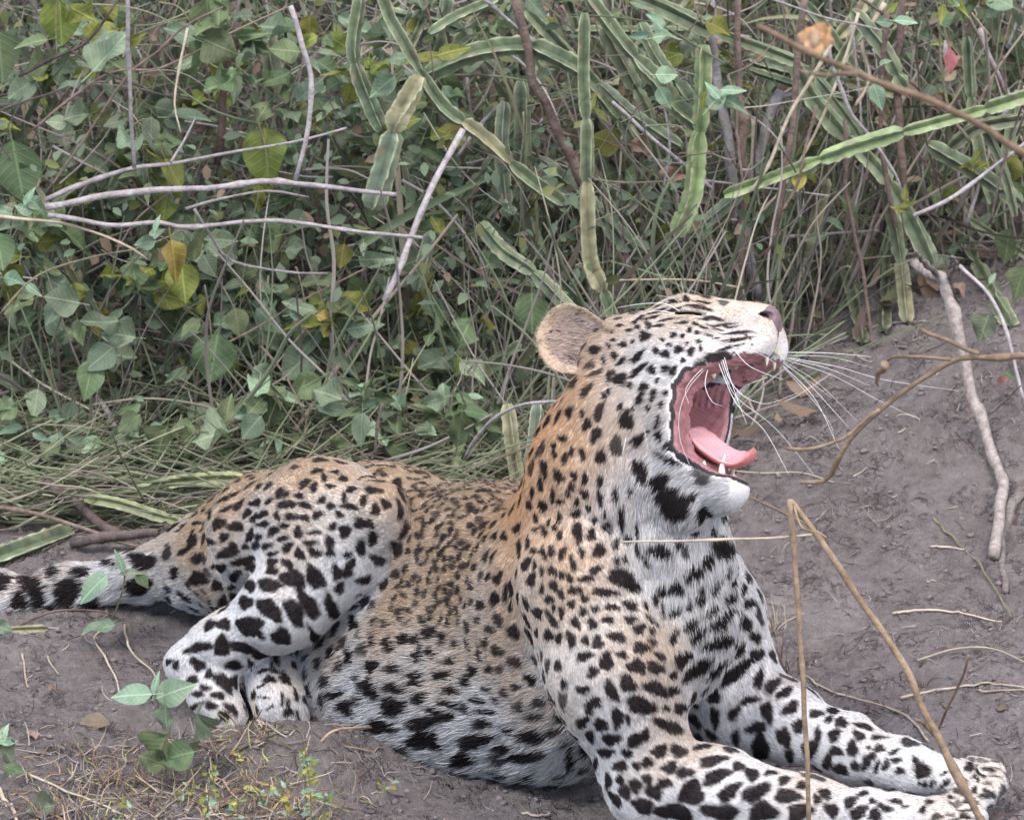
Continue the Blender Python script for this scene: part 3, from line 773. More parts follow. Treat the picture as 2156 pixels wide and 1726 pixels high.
me_ = LME
set_color(me_, "coat", np.clip(LC, 0, 1))
ra = me_.attributes.new("wet", 'FLOAT', 'POINT'); ra.data.foreach_set("value", ROUGH)
M_SKIN = mat_attr("leopard_skin", "coat", .8, .25, rough_attr="wet")
LEO = link("leopard", me_, M_SKIN)
tag(LEO, "spotted leopard lying on bare soil, head raised in a wide yawn", "leopard")

# ------------------------------------------------------------------ leopard: fur
def grow(name, V, N, F3, dens_pts, fields, parent, n_strands, keep, mat, seed=1, lenmul=1.0, color=None, lift=.30):
    """hair curves rooted on triangles F3 of V; fields = (fur length, warmth, spacing, head, flow) per vertex"""
    r = np.random.default_rng(seed)
    T = V[F3]
    ar = np.linalg.norm(np.cross(T[:, 1] - T[:, 0], T[:, 2] - T[:, 0]), axis=1) * .5
    wgt = ar * dens_pts[F3].mean(1) * keep[F3].all(1)
    tri = r.choice(len(F3), n_strands, p=wgt / wgt.sum())
    b = r.random((n_strands, 2)); fl = b.sum(1) > 1; b[fl] = 1 - b[fl]
    bc = np.stack([1 - b.sum(1), b[:, 0], b[:, 1]], 1)
    pick = lambda A: (A[F3[tri]] * (bc[..., None] if A.ndim == 2 else bc)).sum(1)
    P = pick(V); Nn = pick(N); Nn /= np.linalg.norm(Nn, axis=1)[:, None]
    fur, warm, sp, head, flow = (pick(A) for A in fields)
    # clumps: neighbouring hairs lean the same way
    cl = np.stack([wob(P, 85, 1), wob(P, 85, 11), wob(P, 85, 21)], 1) * .20 + np.stack([wob(P, 240, 2), wob(P, 240, 12), wob(P, 240, 22)], 1) * .13
    flow = flow + np.array((0, 0, -.22)) + cl + r.normal(0, .10, P.shape)
    flow -= Nn * (flow * Nn).sum(1)[:, None]
    flow /= np.linalg.norm(flow, axis=1)[:, None] + 1e-9
    L = fur * r.uniform(.65, 1.25, n_strands) * lenmul
    lf = lift + .12 * wob(P, 60, 7) + r.normal(0, .07, n_strands)
    d1 = Nn * np.clip(lf + .25, .05, 1)[:, None] + flow * .8
    d2 = Nn * np.clip(lf * .5, -.05, 1)[:, None] + flow
    d3 = Nn * (lf * .15 - .06)[:, None] + flow
    dd = []
    for d in (d1, d2, d3):
        dd.append(d / np.linalg.norm(d, axis=1)[:, None])
    s = (L / 3)[:, None]
    p0 = P - Nn * .001; p1 = p0 + dd[0] * s; p2 = p1 + dd[1] * s; p3 = p2 + dd[2] * s
    pts = np.stack([p0, p1, p2, p3], 1)
    jit = P + flow * (L * .55)[:, None] + r.normal(0, .0009, P.shape)
    if color is None:
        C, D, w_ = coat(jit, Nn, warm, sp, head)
    else:
        C = color(jit)
    C = C * r.uniform(.74, 1.18, n_strands)[:, None]
    hc = bpy.data.hair_curves.new(name)
    hc.add_curves([4] * n_strands)
    hc.attributes["position"].data.foreach_set("vector", pts.astype(np.float32).ravel())
    ra_ = hc.attributes.get("radius") or hc.attributes.new("radius", 'FLOAT', 'POINT')
    thick = (.00036 + .008 * np.clip(L - .006, 0, .02))[:, None] * np.array((1.0, .95, .7, .2))
    ra_.data.foreach_set("value", thick.astype(np.float32).ravel())
    ca = hc.attributes.new("coat", 'FLOAT_COLOR', 'CURVE')
    C4 = np.ones((n_strands, 4), np.float32); C4[:, :3] = np.clip(C, 0, 1)
    ca.data.foreach_set("color", C4.ravel())
    hc.materials.append(mat)
    o = bpy.data.objects.new(name, hc)
    COL.objects.link(o)
    o.parent = parent
    o["kind"] = "stuff"
    return o

SC.cycles_curves.shape = 'RIBBONS'
M_FUR = mat_attr("leopard_fur", "coat", .62, .22, transl=.30)
me_.calc_loop_triangles()
F3 = np.empty(len(me_.loop_triangles) * 3, np.int32); me_.loop_triangles.foreach_get("vertices", F3); F3 = F3.reshape(-1, 3)
dens = np.where(BH > .5, 2.1, 1.0).astype(np.float32) * np.clip(.013 / BF, .75, 1.7)
dens *= np.where((LN @ (-FW).astype(np.float32)) > -.25, 1.0, .35)
keep = (~NOFUR) & (LV[:, 2] > .004)
LENM = BF.copy()
mz = (BH > .5) & (HL[:, 0] > .09)
LENM[mz] = np.minimum(LENM[mz], .004)
N_FUR = 330000
grow("fur", LV, LN, F3, dens, (LENM, BW, BS, BH, BFL), LEO, N_FUR, keep, M_FUR)
# ------------------------------------------------------------------ leopard: ears, tongue, teeth, whiskers
def build_ear(s):
    E = hl(1212, 720, .060)
    On = norm((.10, -.12, .90))
    e1 = norm(np.array((1.0, -.25, 0)) - On * np.dot(On, (1.0, -.25, 0)))      # towards the skull
    e2 = np.cross(On, e1)
    nr, na = 10, 36
    V, kind = [], []
    for sh in (0, 1):
        for i in range(nr + 1):
            r = i / nr
            for j in range(na):
                th = 2 * math.pi * j / na
                cx, cy = math.cos(th), math.sin(th)
                rx = .050 if cx < 0 else .054
                ry = .0455 * (1 - .12 * cx) * (1 if cy > 0 else .90) * (1 + .04 * math.sin(3 * th + 1))
                dep = .026 * (1 - r ** 2.2) + (.010 * max(0, cx) * r)
                if cy < -.2 and r > .6: dep += .004 * (r - .6) / .4
                fold = .0025 * math.sin(5 * th) * r * r
                p = E + e1 * (rx * r * cx) + e2 * (ry * r * cy) - On * (dep + fold - .010)
                if sh: p = p - On * (.0045 * (1 - r ** 6) + .0004)
                V.append(p * np.array((1, 1, s))); kind.append((sh, r, th))
    F = []
    def q(sh, i, j): return sh * (nr + 1) * na + i * na + j % na
    for sh in (0, 1):
        for i in range(nr):
            for j in range(na):
                f = [q(sh, i, j), q(sh, i + 1, j), q(sh, i + 1, j + 1), q(sh, i, j + 1)]
                if (sh == 1) != (s < 0): f = f[::-1]
                F.append(f)
    for j in range(na):
        f = [q(0, nr, j), q(1, nr, j), q(1, nr, j + 1), q(0, nr, j + 1)]
        F.append(f if s > 0 else f[::-1])
    V = np.array([hw(v) for v in V]); kind = np.array(kind)
    me = mesh_np("ear", V, np.array(F))
    C = np.empty((len(V), 3))
    inn = kind[:, 0] == 0
    r, th = kind[:, 1], kind[:, 2]
    C[inn] = np.array((.53, .42, .36))
    rim = inn & (r > .78); C[rim] = np.array((.53, .41, .31))
    pit_shade = np.exp(-(((r * np.cos(th) + .02) / .24) ** 2 + ((r * np.sin(th) + .50) / .20) ** 2))  # shade of the ear's hollow, painted into the inner colour
    C[inn] = C[inn] * (1 - .85 * pit_shade[inn][:, None]) + np.array((.13, .075, .075)) * .85 * pit_shade[inn][:, None]
    C[~inn] = np.array((.035, .028, .026)); white = (~inn) & (r < .55) & (np.cos(th) < 0); C[white] = np.array((.72, .68, .62))
    rimo = (~inn) & (r > .8); C[rimo] = np.array((.55, .42, .28))
    set_color(me, "coat", C)
    o = link("ear", me, M_SKIN_E, LEO)
    # hair
    me.calc_loop_triangles()
    T3 = np.empty(len(me.loop_triangles) * 3, np.int32); me.loop_triangles.foreach_get("vertices", T3); T3 = T3.reshape(-1, 3)
    N = np.empty(len(V) * 3, np.float32); me.vertices.foreach_get("normal", N); N = N.reshape(-1, 3).astype(float)
    fl = np.tile(-HA * .9 + HB * .15, (len(V), 1))
    L = np.where(inn, .0060 + .017 * np.clip(.8 - r, 0, 1), .006)
    from mathutils import kdtree
    kd = kdtree.KDTree(len(V))
    for i, v in enumerate(V): kd.insert(Vector(v), i)
    kd.balance()
    def colf(P):
        out = np.empty((len(P), 3))
        for i, p in enumerate(P):
            k = kd.find(Vector(p))[1]
            out[i] = C[k]
        lift_ = rng.random(len(P)) < .45
        lum = out.mean(1) > .2
        out[lift_ & lum] = out[lift_ & lum] * .5 + np.array((.68, .60, .53)) * .5
        return out
    one = np.ones(len(V), np.float32)
    fo = grow("fur", V, N, T3, np.where(inn, 1.3, 1.0), (L, one, one, one, fl), o, 6500, np.ones(len(V), bool), M_FUR, seed=7 + s, color=colf, lift=.22)
    return o
M_SKIN_E = mat_attr("ear_skin", "coat", .75, .25)
build_ear(1); build_ear(-1)

def build_tongue():
    path = smoothpath([hl(1455, 905), hl(1492, 944), hl(1535, 970), hl(1566, 968), hl(1589, 948)], 28)
    T = np.gradient(path, axis=0); T /= np.linalg.norm(T, axis=1)[:, None]
    roll = R_(38)
    lat0 = np.array((0, -math.sin(roll), math.cos(roll)))
    n = len(path); m = 16
    V, C = [], []
    for i in range(n):
        t = i / (n - 1)
        lat = norm(lat0 - T[i] * np.dot(lat0, T[i])); up = np.cross(lat, T[i])
        if up[1] < 0: up = -up
        w = .0235 * (1 - .12 * math.sin(t * 3)) * math.sqrt(max(0.0, 1 - max(0, (t - .62) / .385) ** 2.2)) + .0008
        h = .0075 * (1 - .45 * t) * (1 if t < .9 else max(.25, (1 - t) / .1))
        for j in range(m):
            a = 2 * math.pi * j / m
            x = math.copysign(abs(math.cos(a)) ** .8, math.cos(a)); y = math.sin(a)
            cup = (.0080 * (x * x) - .0022 * math.exp(-(x / .16) ** 2) * (1 if y > 0 else 0)) * (1 if t > .15 else t / .15)
            p = path[i] + lat * (w * x) + up * (h * y + cup - .002)
            V.append(hw(p))
            top = y > .1
            g = np.array((.66, .37, .40)) if top else np.array((.58, .20, .19))
            if t > .62: g = g * (1 - (t - .62) * 1.2) + np.array((.60, .20, .20)) * (t - .62) * 1.2
            C.append(g * (1 + .10 * math.sin(i * 1.7 + j) * math.sin(j * 2.3 + i * .6)))
    F = [[i * m + j, i * m + (j + 1) % m, (i + 1) * m + (j + 1) % m, (i + 1) * m + j] for i in range(n - 1) for j in range(m)]
    F += [list(range(m))[::-1], [(n - 1) * m + j for j in range(m)]]
    me = mesh_np("tongue", np.array(V), F)
    set_color(me, "coat", np.array(C))
    mt = mat_attr("tongue_flesh", "coat", .30, .5)
    t, nn, b = mt.node_tree, mt.node_tree.nodes, mt.node_tree.nodes["Principled BSDF"]
    tc = nn.new("ShaderNodeTexCoord"); vz = nn.new("ShaderNodeTexNoise"); vz.inputs["Scale"].default_value = 420
    bp = nn.new("ShaderNodeBump"); bp.inputs["Strength"].default_value = .9; bp.inputs["Distance"].default_value = .0016
    t.links.new(tc.outputs["Object"], vz.inputs["Vector"]); t.links.new(vz.outputs["Fac"], bp.inputs["Height"]); t.links.new(bp.outputs[0], b.inputs["Normal"])
    b.inputs["Subsurface Weight"].default_value = .15; b.inputs["Subsurface Radius"].default_value = (.01, .004, .003)
    o = link("tongue", me, mt, LEO)
    return o
build_tongue()

M_TOOTH = mat_plain("tooth_enamel", (.70, .64, .50), .35, 90, .12, spec=.5)
def tooth(base, tip, r, bend=None):
    b, t = np.array(base), np.array(tip)
    mid = (b + t) / 2 + (np.array(bend) if bend is not None else 0)
    P = np.array([hw(x) for x in smoothpath([b - (t - b) * .25, b, mid, t], 9)])
    rad = r * np.array([1, 1.05, 1.02, .95, .84, .70, .52, .32, .06])
    V, F = tube(P, rad, 9)
    return link("tooth", mesh_np("tooth", V, F), M_TOOTH, LEO)
def canine(px0, py0, px1, py1, c, r, bend):
    a, b = hl(px0, py0, c), hl(px1, py1, c)
    tooth(a, b, r, bend); m = np.array((1, 1, -1)); tooth(a * m, b * m, r, bend)
canine(1516, 1008, 1524, 954, .0165, .0056, (-.002, 0, 0))
canine(1606, 740, 1611, 772, .0125, .0046, (.002, 0, 0))
for c in (-.009, -.0055, -.002, .002, .0055, .009):
    tooth(hl(1546, 1010, 0) + np.array((0, 0, c)), hl(1547, 1000, 0) + np.array((0, 0, c)), .0019)
    tooth(hl(1634, 736, 0) + np.array((0, 0, c)), hl(1635, 750, 0) + np.array((0, 0, c)), .0021)
for s in (1, -1):
    for px, py, ln in ((1478, 984, -16),):
        a, b = hl(px, py, .028), hl(px + 2, py + ln, .027); m = np.array((1, 1, s)); tooth(a * m, b * m, .0048)
    for px, py, ln in ((1500, 786, 12),):
        a, b = hl(px, py, .027), hl(px + 2, py + ln, .027); m = np.array((1, 1, s)); tooth(a * m, b * m, .0048)

M_WHISK = mat_plain("whisker_hair", (.82, .82, .80), .4, 30, .08, spec=.5)
def whisker(pts, c0, c1, r=.00048):
    n = len(pts)
    P = np.array([hw(hl(x, y, c0 + (c1 - c0) * (i / (n - 1)) ** .8)) for i, (x, y) in enumerate(pts)])
    P = smoothpath(P, 18)
    V, F = tube(P, r * np.linspace(1, .25, 18) ** .7, 5)
    link("whisker", mesh_np("whisker", V, F), M_WHISK, LEO)
for pts in ([(1648, 742), (1740, 743), (1835, 751)], [(1648, 748), (1750, 752), (1838, 775)], [(1650, 752), (1760, 772), (1860, 800), (2010, 823)],
            [(1650, 757), (1750, 790), (1845, 842), (1922, 879)], [(1648, 760), (1720, 805), (1804, 887)], [(1648, 764), (1700, 805), (1786, 900)],
            [(1646, 768), (1715, 840), (1765, 945)], [(1645, 770), (1700, 830), (1745, 890), (1757, 930)], [(1650, 754), (1740, 775), (1830, 812)],
            [(1647, 762), (1700, 800), (1752, 838)]):
    whisker(pts, -.026, -.085)
for pts in ([(1514, 742), (1531, 798), (1557, 832), (1590, 848), (1617, 848), (1667, 828)], [(1520, 745), (1531, 792), (1551, 855), (1564, 892)],
            [(1501, 758), (1451, 812), (1428, 865), (1428, 925), (1451, 988)], [(1488, 775), (1481, 812), (1494, 845), (1514, 855)],
            [(1498, 749), (1418, 779), (1352, 812), (1272, 885)], [(1534, 719), (1501, 722), (1352, 732)], [(1358, 872), (1355, 905), (1362, 948)],
            [(1338, 882), (1318, 918), (1308, 955)], [(1512, 752), (1540, 830), (1600, 880), (1640, 920), (1698, 995)], [(1506, 756), (1545, 850), (1600, 905), (1649, 997)],
            [(1540, 735), (1570, 770), (1610, 790), (1640, 800)], [(1530, 728), (1590, 745), (1622, 765)], [(1495, 762), (1462, 790), (1440, 822), (1446, 850)]):
    whisker(pts, .046, .085)
for pts in ([(1430, 655), (1400, 640), (1350, 640), (1300, 648)], [(1440, 652), (1420, 630), (1380, 622)], [(1420, 660), (1380, 655), (1330, 668)]):
    whisker(pts, .045, .062, .0005)
# ------------------------------------------------------------------ plants
RN = random.Random(11)
nrg = np.random.default_rng(23)
def gz(x, y):
    return float(ground_h(np.array([x]), np.array([y]))[0])
def wp(pts, Y0, Y1=None, clear=.004):
    """frame positions -> points of the place at depth Y0..Y1, never below the soil"""
    Y1 = Y0 if Y1 is None else Y1
    out = []
    for i, p in enumerate(pts):
        Y = p[2] if len(p) > 2 else Y0 + (Y1 - Y0) * i / max(1, len(pts) - 1)
        q = at(p[0], p[1], Y)
        k = 0
        while q[2] < gz(q[0], q[1]) + clear and k < 200:
            Y -= .01; q = at(p[0], p[1], Y); k += 1
        out.append(q)
    return np.array(out)

def bark(name, c, c2, scale=60, stretch=.15):
    m = mat_plain(name, c, .85, scale, .3, bump=.9, spec=.15, col2=c2)
    return m
M_GREY = bark("pale_grey_bark", (.34, .30, .30), (.50, .46, .46))
M_BROWN = bark("brown_bark", (.16, .115, .095), (.27, .20, .17))
M_ROOT = bark("root_bark", (.225, .185, .168), (.42, .37, .345), 90)
M_DARK = bark("dark_bark", (.085, .065, .06), (.16, .125, .115))
M_STRAW = bark("straw", (.27, .19, .125), (.47, .345, .235), 38)
M_REED = bark("bleached_straw", (.46, .38, .28), (.62, .54, .42), 30)
M_PALESTEM = bark("greenish_stem", (.17, .16, .105), (.27, .25, .17))

def wood(name, pts, r0, r1, Y0, Y1, mat, label, cat, group=None, wig=.35, n=None, sides=8, knots=True, forks=()):
    """one branch or stem: a tapering, slightly crooked tube; r in sketch units"""
    P0 = wp(pts, Y0, Y1)
    L = np.linalg.norm(np.diff(P0, axis=0), axis=1).sum()
    n = n or int(min(46, max(10, L / .018)))
    P = smoothpath(P0, n)
    r = np.linspace(r0, r1, n) * PX
    sd = RN.random() * 50
    P = P + np.stack([wob(P, 22, sd), wob(P, 22, sd + 3), wob(P, 22, sd + 6)], 1) * (r[:, None] * wig)
    r = r * (1 + .10 * wob(P, 70, sd) + .06 * wob(P, 160, sd + 1))
    if knots:
        for _ in range(max(1, n // 10)):
            k = RN.randrange(1, n - 1); r[k] *= 1.35
            P[k:] += np.array([RN.gauss(0, .5), RN.gauss(0, .3), RN.gauss(0, .5)]) * r[k] * wig
    V, F = tube(P, r, sides)
    me = mesh_np(name, V, F)
    o = link(name, me, mat)
    tag(o, label, cat, group)
    for fp, fr0, fr1 in forks:
        Q = smoothpath(wp(fp, Y0, Y1), 14)
        Q = Q + np.stack([wob(Q, 30, sd + 9), wob(Q, 30, sd + 4), wob(Q, 30, sd + 2)], 1) * fr0 * PX * .4
        V, F = tube(Q, np.linspace(fr0, fr1, 14) * PX, 6)
        link("side_branch", mesh_np("side_branch", V, F), mat, o)
    return o

# ---- labels for the many alike: by the nearest thing one can find
MARKS_NEAR = [("the upright white twig", 272, 180), ("the curved white twig", 640, 150), ("the brown stem between the white twigs", 475, 200), ("the yellow dying leaf", 368, 545),
    ("the pale branches' left end", 100, 430), ("the middle of the main pale branch", 480, 391), ("the pale leaning stick", 890, 460), ("the hanging broad stem", 832, 300),
    ("the arched green stem", 1103, 96), ("the brown crossing stick", 1130, 200), ("the tall upright stem", 1236, 300), ("the upright bright stem", 1468, 316),
    ("the stems behind the nose", 1560, 440), ("the bright green stem's middle", 1820, 302), ("the bright stem's right end", 2100, 225), ("the red hanging leaf", 2000, 130),
    ("the dried flower", 1715, 80), ("the shaded hollow", 400, 800), ("the top left corner", 20, 20), ("the big dark leaf", 38, 362), ("the torn yellow-green leaf", 560, 335),
    ("the gnarled branch's top", 1960, 560), ("the leopard's ear", 1200, 700), ("the leopard's rump", 450, 1000), ("the leopard's back", 900, 960), ("the top right corner", 2140, 20),
    ("the top edge's middle", 1078, 10), ("the flat leaf cluster", 150, 660), ("the leopard's forehead", 1440, 620)]
USED = set()
def near_label(what, px, py):
    for far in (0, 1):
        for nm, x, y in sorted(MARKS_NEAR, key=lambda m: (m[1] - px) ** 2 + (m[2] - py) ** 2)[:12]:
            dx, dy = px - x, py - y
            v = "above" if dy < -22 else "below" if dy > 22 else ""
            h = "left of" if dx < -22 else "right of" if dx > 22 else ""
            if v and h and abs(dx) > 2.4 * abs(dy): v = ""
            if v and h and abs(dy) > 2.4 * abs(dx): h = ""
            rel = (v + " and " + h) if v and h else (v or h or "at")
            if (dx * dx + dy * dy) ** .5 < 90 and rel != "at": rel = "just " + rel
            t = what + " " + rel + " " + nm
            if t not in USED:
                USED.add(t); return t
    return what

# ---- jointed four-winged succulent stems
M_SUCC = mat_attr("succulent_skin", "skin", .5, .35)
def _succ_noise():
    t, n = M_SUCC.node_tree, M_SUCC.node_tree.nodes
    b = n["Principled BSDF"]; a = [x for x in n if x.type == 'ATTRIBUTE'][0]
    tc = n.new("ShaderNodeTexCoord"); z = n.new("ShaderNodeTexNoise"); z.inputs["Scale"].default_value = 55; z.inputs["Detail"].default_value = 7
    t.links.new(tc.outputs["Object"], z.inputs["Vector"])
    mr = n.new("ShaderNodeMapRange"); mr.inputs[1].default_value = .3; mr.inputs[2].default_value = .7; mr.inputs[3].default_value = .62; mr.inputs[4].default_value = 1.35
    t.links.new(z.outputs["Fac"], mr.inputs[0])
    hs = n.new("ShaderNodeHueSaturation")
    t.links.new(mr.outputs[0], hs.inputs["Value"]); t.links.new(a.outputs["Color"], hs.inputs["Color"])
    t.links.new(hs.outputs[0], b.inputs["Base Color"])
_succ_noise()
SUCC_TONES = dict(mid=(.150, .190, .112), grey=(.150, .185, .130), light=(.205, .270, .125), dull=(.125, .146, .090), yellow=(.235, .255, .125), dry=(.26, .25, .15))
def succulent(pts, wpx, Y0, Y1, tone, label, group="jointed succulent stems behind the leopard", seglen=(.085, .17)):
    P0 = wp(pts, Y0, Y1, clear=wpx * .3 * PX)
    L = np.linalg.norm(np.diff(P0, axis=0), axis=1).sum()
    n = max(12, int(L / .0075))
    P = smoothpath(P0, n)
    T, N, B = frames(P)
    root = empty("succulent_stem", P[0])
    tag(root, label, "succulent", group)
    base = np.array(SUCC_TONES[tone]); edge = np.array((.36, .38, .24)) * (.75 if tone == 'dull' else 1.0) * (1.0 if tone != 'dry' else .9)
    tw = RN.uniform(0, math.pi / 2)
    s = 0.0; i0 = 0
    cum = np.concatenate([[0], np.cumsum(np.linalg.norm(np.diff(P, axis=0), axis=1))])
    while i0 < n - 3:
        ln = RN.uniform(*seglen)
        i1 = int(np.searchsorted(cum, cum[i0] + ln)); i1 = min(max(i1, i0 + 3), n - 1)
        if n - 1 - i1 < 3: i1 = n - 1
        sd = RN.random() * 30
        tw += RN.uniform(-.35, .35); tws_ = RN.uniform(-.5, .5)
        wseg = wpx * PX * RN.uniform(.80, 1.12)
        base = np.array(SUCC_TONES['dry' if RN.random() < .09 and tone != 'light' else tone]) * RN.uniform(.85, 1.15)
        V, C, F = [], [], []
        m = 16
        rows = range(i0, i1 + 1)
        for a_, i in enumerate(rows):
            u = a_ / max(1, i1 - i0)
            R = wseg * .62 * min(1, .55 + 5.5 * u, .55 + 5.5 * (1 - u)) * (1 + .035 * math.sin(cum[i] * 330 + sd))
            tws = tw + tws_ * u
            for j in range(m):
                q = j % 4
                th = tws + (j // 4) * math.pi / 2 + (0, -.0, .0, 0)[q]
                if q == 0: rr, dt, cc = R * (1 + .07 * math.sin(cum[i] * 430 + j * 2 + sd) + .05 * math.sin(cum[i] * 1130 + j)), -.035, edge
                elif q == 1: rr, dt, cc = R * .99, .035, edge
                elif q == 2: rr, dt, cc = R * .84, .11, base * 1.12
                else: rr, dt, cc = R * .84, math.pi / 2 - .11, base * 1.12
                if q == 2:
                    pass
                ang = th + dt
                V.append(P[i] + N[i] * (rr * math.cos(ang)) + B[i] * (rr * math.sin(ang)))
                C.append(cc * RN.uniform(.8, 1.2) if RN.random() > .035 else np.array((.30, .24, .17)))
            # valley ring
        # second ring set: valleys, one per quadrant and row
        nv = len(V)
        for a_, i in enumerate(rows):
            u = a_ / max(1, i1 - i0)
            R = wseg * .62 * min(1, .55 + 5.5 * u, .55 + 5.5 * (1 - u))
            for k in range(4):
                ang = tw + tws_ * u + k * math.pi / 2 + math.pi / 4
                V.append(P[i] + N[i] * (R * .27 * math.cos(ang)) + B[i] * (R * .27 * math.sin(ang)))
                C.append(base * .85)
        cnt = i1 - i0 + 1
        # profile round the stem: tipA, tipB, flank, valley, flank of the next wing
        prof = []
        for k in range(4):
            prof += [('o', k * 4), ('o', k * 4 + 1), ('o', k * 4 + 2), ('v', k), ('o', k * 4 + 3)]
        def vid(a_, e): return a_ * m + e[1] if e[0] == 'o' else nv + a_ * 4 + e[1]
        for a_ in range(cnt - 1):
            for k in range(len(prof)):
                e, f = prof[k], prof[(k + 1) % len(prof)]
                F.append([vid(a_, e), vid(a_, f), vid(a_ + 1, f), vid(a_ + 1, e)])
        F.append([vid(0, e) for e in prof][::-1]); F.append([vid(cnt - 1, e) for e in prof])
        me = mesh_np("segment", np.array(V) - P[0], F, smooth=False)
        set_color(me, "skin", np.clip(np.array(C), 0, 1))
        link("segment", me, M_SUCC, root)
        i0 = i1
    return root

# ---- leaves
def leaf_mat(name, c, c2, transl=.28, vein=1.5):
    m = bpy.data.materials.new(name)
    t, n, b = nodes_of(m)
    tc = n.new("ShaderNodeTexCoord"); sx = n.new("ShaderNodeSeparateXYZ"); t.links.new(tc.outputs["Object"], sx.inputs[0])
    ab = n.new("ShaderNodeMath"); ab.operation = 'ABSOLUTE'; t.links.new(sx.outputs[0], ab.inputs[0])
    # side veins: chevrons off the midrib
    m1 = n.new("ShaderNodeMath"); m1.operation = 'MULTIPLY_ADD'; m1.inputs[1].default_value = -.75
    t.links.new(ab.outputs[0], m1.inputs[0]); t.links.new(sx.outputs[1], m1.inputs[2])
    m2 = n.new("ShaderNodeMath"); m2.operation = 'MULTIPLY'; m2.inputs[1].default_value = 46; t.links.new(m1.outputs[0], m2.inputs[0])
    m3 = n.new("ShaderNodeMath"); m3.operation = 'SINE'; t.links.new(m2.outputs[0], m3.inputs[0])
    m4 = n.new("ShaderNodeMapRange"); m4.inputs[1].default_value = .80; m4.inputs[2].default_value = 1.0; m4.inputs[3].default_value = 0; m4.inputs[4].default_value = .45
    t.links.new(m3.outputs[0], m4.inputs[0])
    mid = n.new("ShaderNodeMapRange"); mid.inputs[1].default_value = .012; mid.inputs[2].default_value = .03; mid.inputs[3].default_value = .7; mid.inputs[4].default_value = 0
    t.links.new(ab.outputs[0], mid.inputs[0])
    mxv = n.new("ShaderNodeMath"); mxv.operation = 'MAXIMUM'; t.links.new(m4.outputs[0], mxv.inputs[0]); t.links.new(mid.outputs[0], mxv.inputs[1])
    z = n.new("ShaderNodeTexNoise"); z.inputs["Scale"].default_value = 4.5; z.inputs["Detail"].default_value = 6
    oi = n.new("ShaderNodeObjectInfo")
    ov = n.new("ShaderNodeVectorMath"); ov.operation = 'ADD'; t.links.new(tc.outputs["Object"], ov.inputs[0]); t.links.new(oi.outputs["Location"], ov.inputs[1])
    t.links.new(ov.outputs[0], z.inputs["Vector"])
    cr = n.new("ShaderNodeValToRGB"); cr.color_ramp.elements[0].position = .32; cr.color_ramp.elements[0].color = (*c, 1)
    cr.color_ramp.elements[1].position = .72; cr.color_ramp.elements[1].color = (*c2, 1); t.links.new(z.outputs["Fac"], cr.inputs[0])
    mv = n.new("ShaderNodeMixRGB"); mv.blend_type = 'MIX'; mv.inputs[2].default_value = (*(np.clip(np.array(c2) * vein, 0, .9)), 1)
    t.links.new(mxv.outputs[0], mv.inputs[0]); t.links.new(cr.outputs[0], mv.inputs[1])
    hs = n.new("ShaderNodeHueSaturation")
    mr = n.new("ShaderNodeMapRange"); mr.inputs[3].default_value = .68; mr.inputs[4].default_value = 1.32; t.links.new(oi.outputs["Random"], mr.inputs[0])
    t.links.new(mr.outputs[0], hs.inputs["Value"])
    fr = n.new("ShaderNodeMath"); fr.operation = 'MULTIPLY'; fr.inputs[1].default_value = 7.31; t.links.new(oi.outputs["Random"], fr.inputs[0])
    fq = n.new("ShaderNodeMath"); fq.operation = 'FRACT'; t.links.new(fr.outputs[0], fq.inputs[0])
    mh = n.new("ShaderNodeMapRange"); mh.inputs[3].default_value = .47; mh.inputs[4].default_value = .525; t.links.new(fq.outputs[0], mh.inputs[0])
    t.links.new(mh.outputs[0], hs.inputs["Hue"])
    t.links.new(mv.outputs[0], hs.inputs["Color"])
    t.links.new(hs.outputs[0], b.inputs["Base Color"])
    b.inputs["Roughness"].default_value = .55; b.inputs["Specular IOR Level"].default_value = .3
    bp = n.new("ShaderNodeBump"); bp.inputs["Strength"].default_value = .35; bp.inputs["Distance"].default_value = .02
    t.links.new(mxv.outputs[0], bp.inputs["Height"]); t.links.new(bp.outputs[0], b.inputs["Normal"])
    tr = n.new("ShaderNodeBsdfTranslucent"); t.links.new(hs.outputs[0], tr.inputs["Color"])
    mx = n.new("ShaderNodeMixShader"); mx.inputs[0].default_value = transl
    t.links.new(b.outputs[0], mx.inputs[1]); t.links.new(tr.outputs[0], mx.inputs[2]); t.links.new(mx.outputs[0], n["Material Output"].inputs["Surface"])
    return m
LEAFM = dict(green=leaf_mat("leaf_green", (.120, .168, .082), (.185, .242, .125)),
             grey=leaf_mat("leaf_grey_green", (.162, .212, .138), (.245, .308, .205)),
             mint=leaf_mat("leaf_young_mint", (.22, .34, .22), (.34, .47, .32)),
             olive=leaf_mat("leaf_yellow_olive", (.155, .185, .045), (.27, .29, .075)),
             yellow=leaf_mat("leaf_yellow", (.42, .36, .07), (.52, .45, .14)),
             red=leaf_mat("leaf_red", (.36, .13, .11), (.46, .22, .18)),
             dead=leaf_mat("leaf_dead", (.22, .155, .11), (.36, .265, .19), transl=.1, vein=.7))
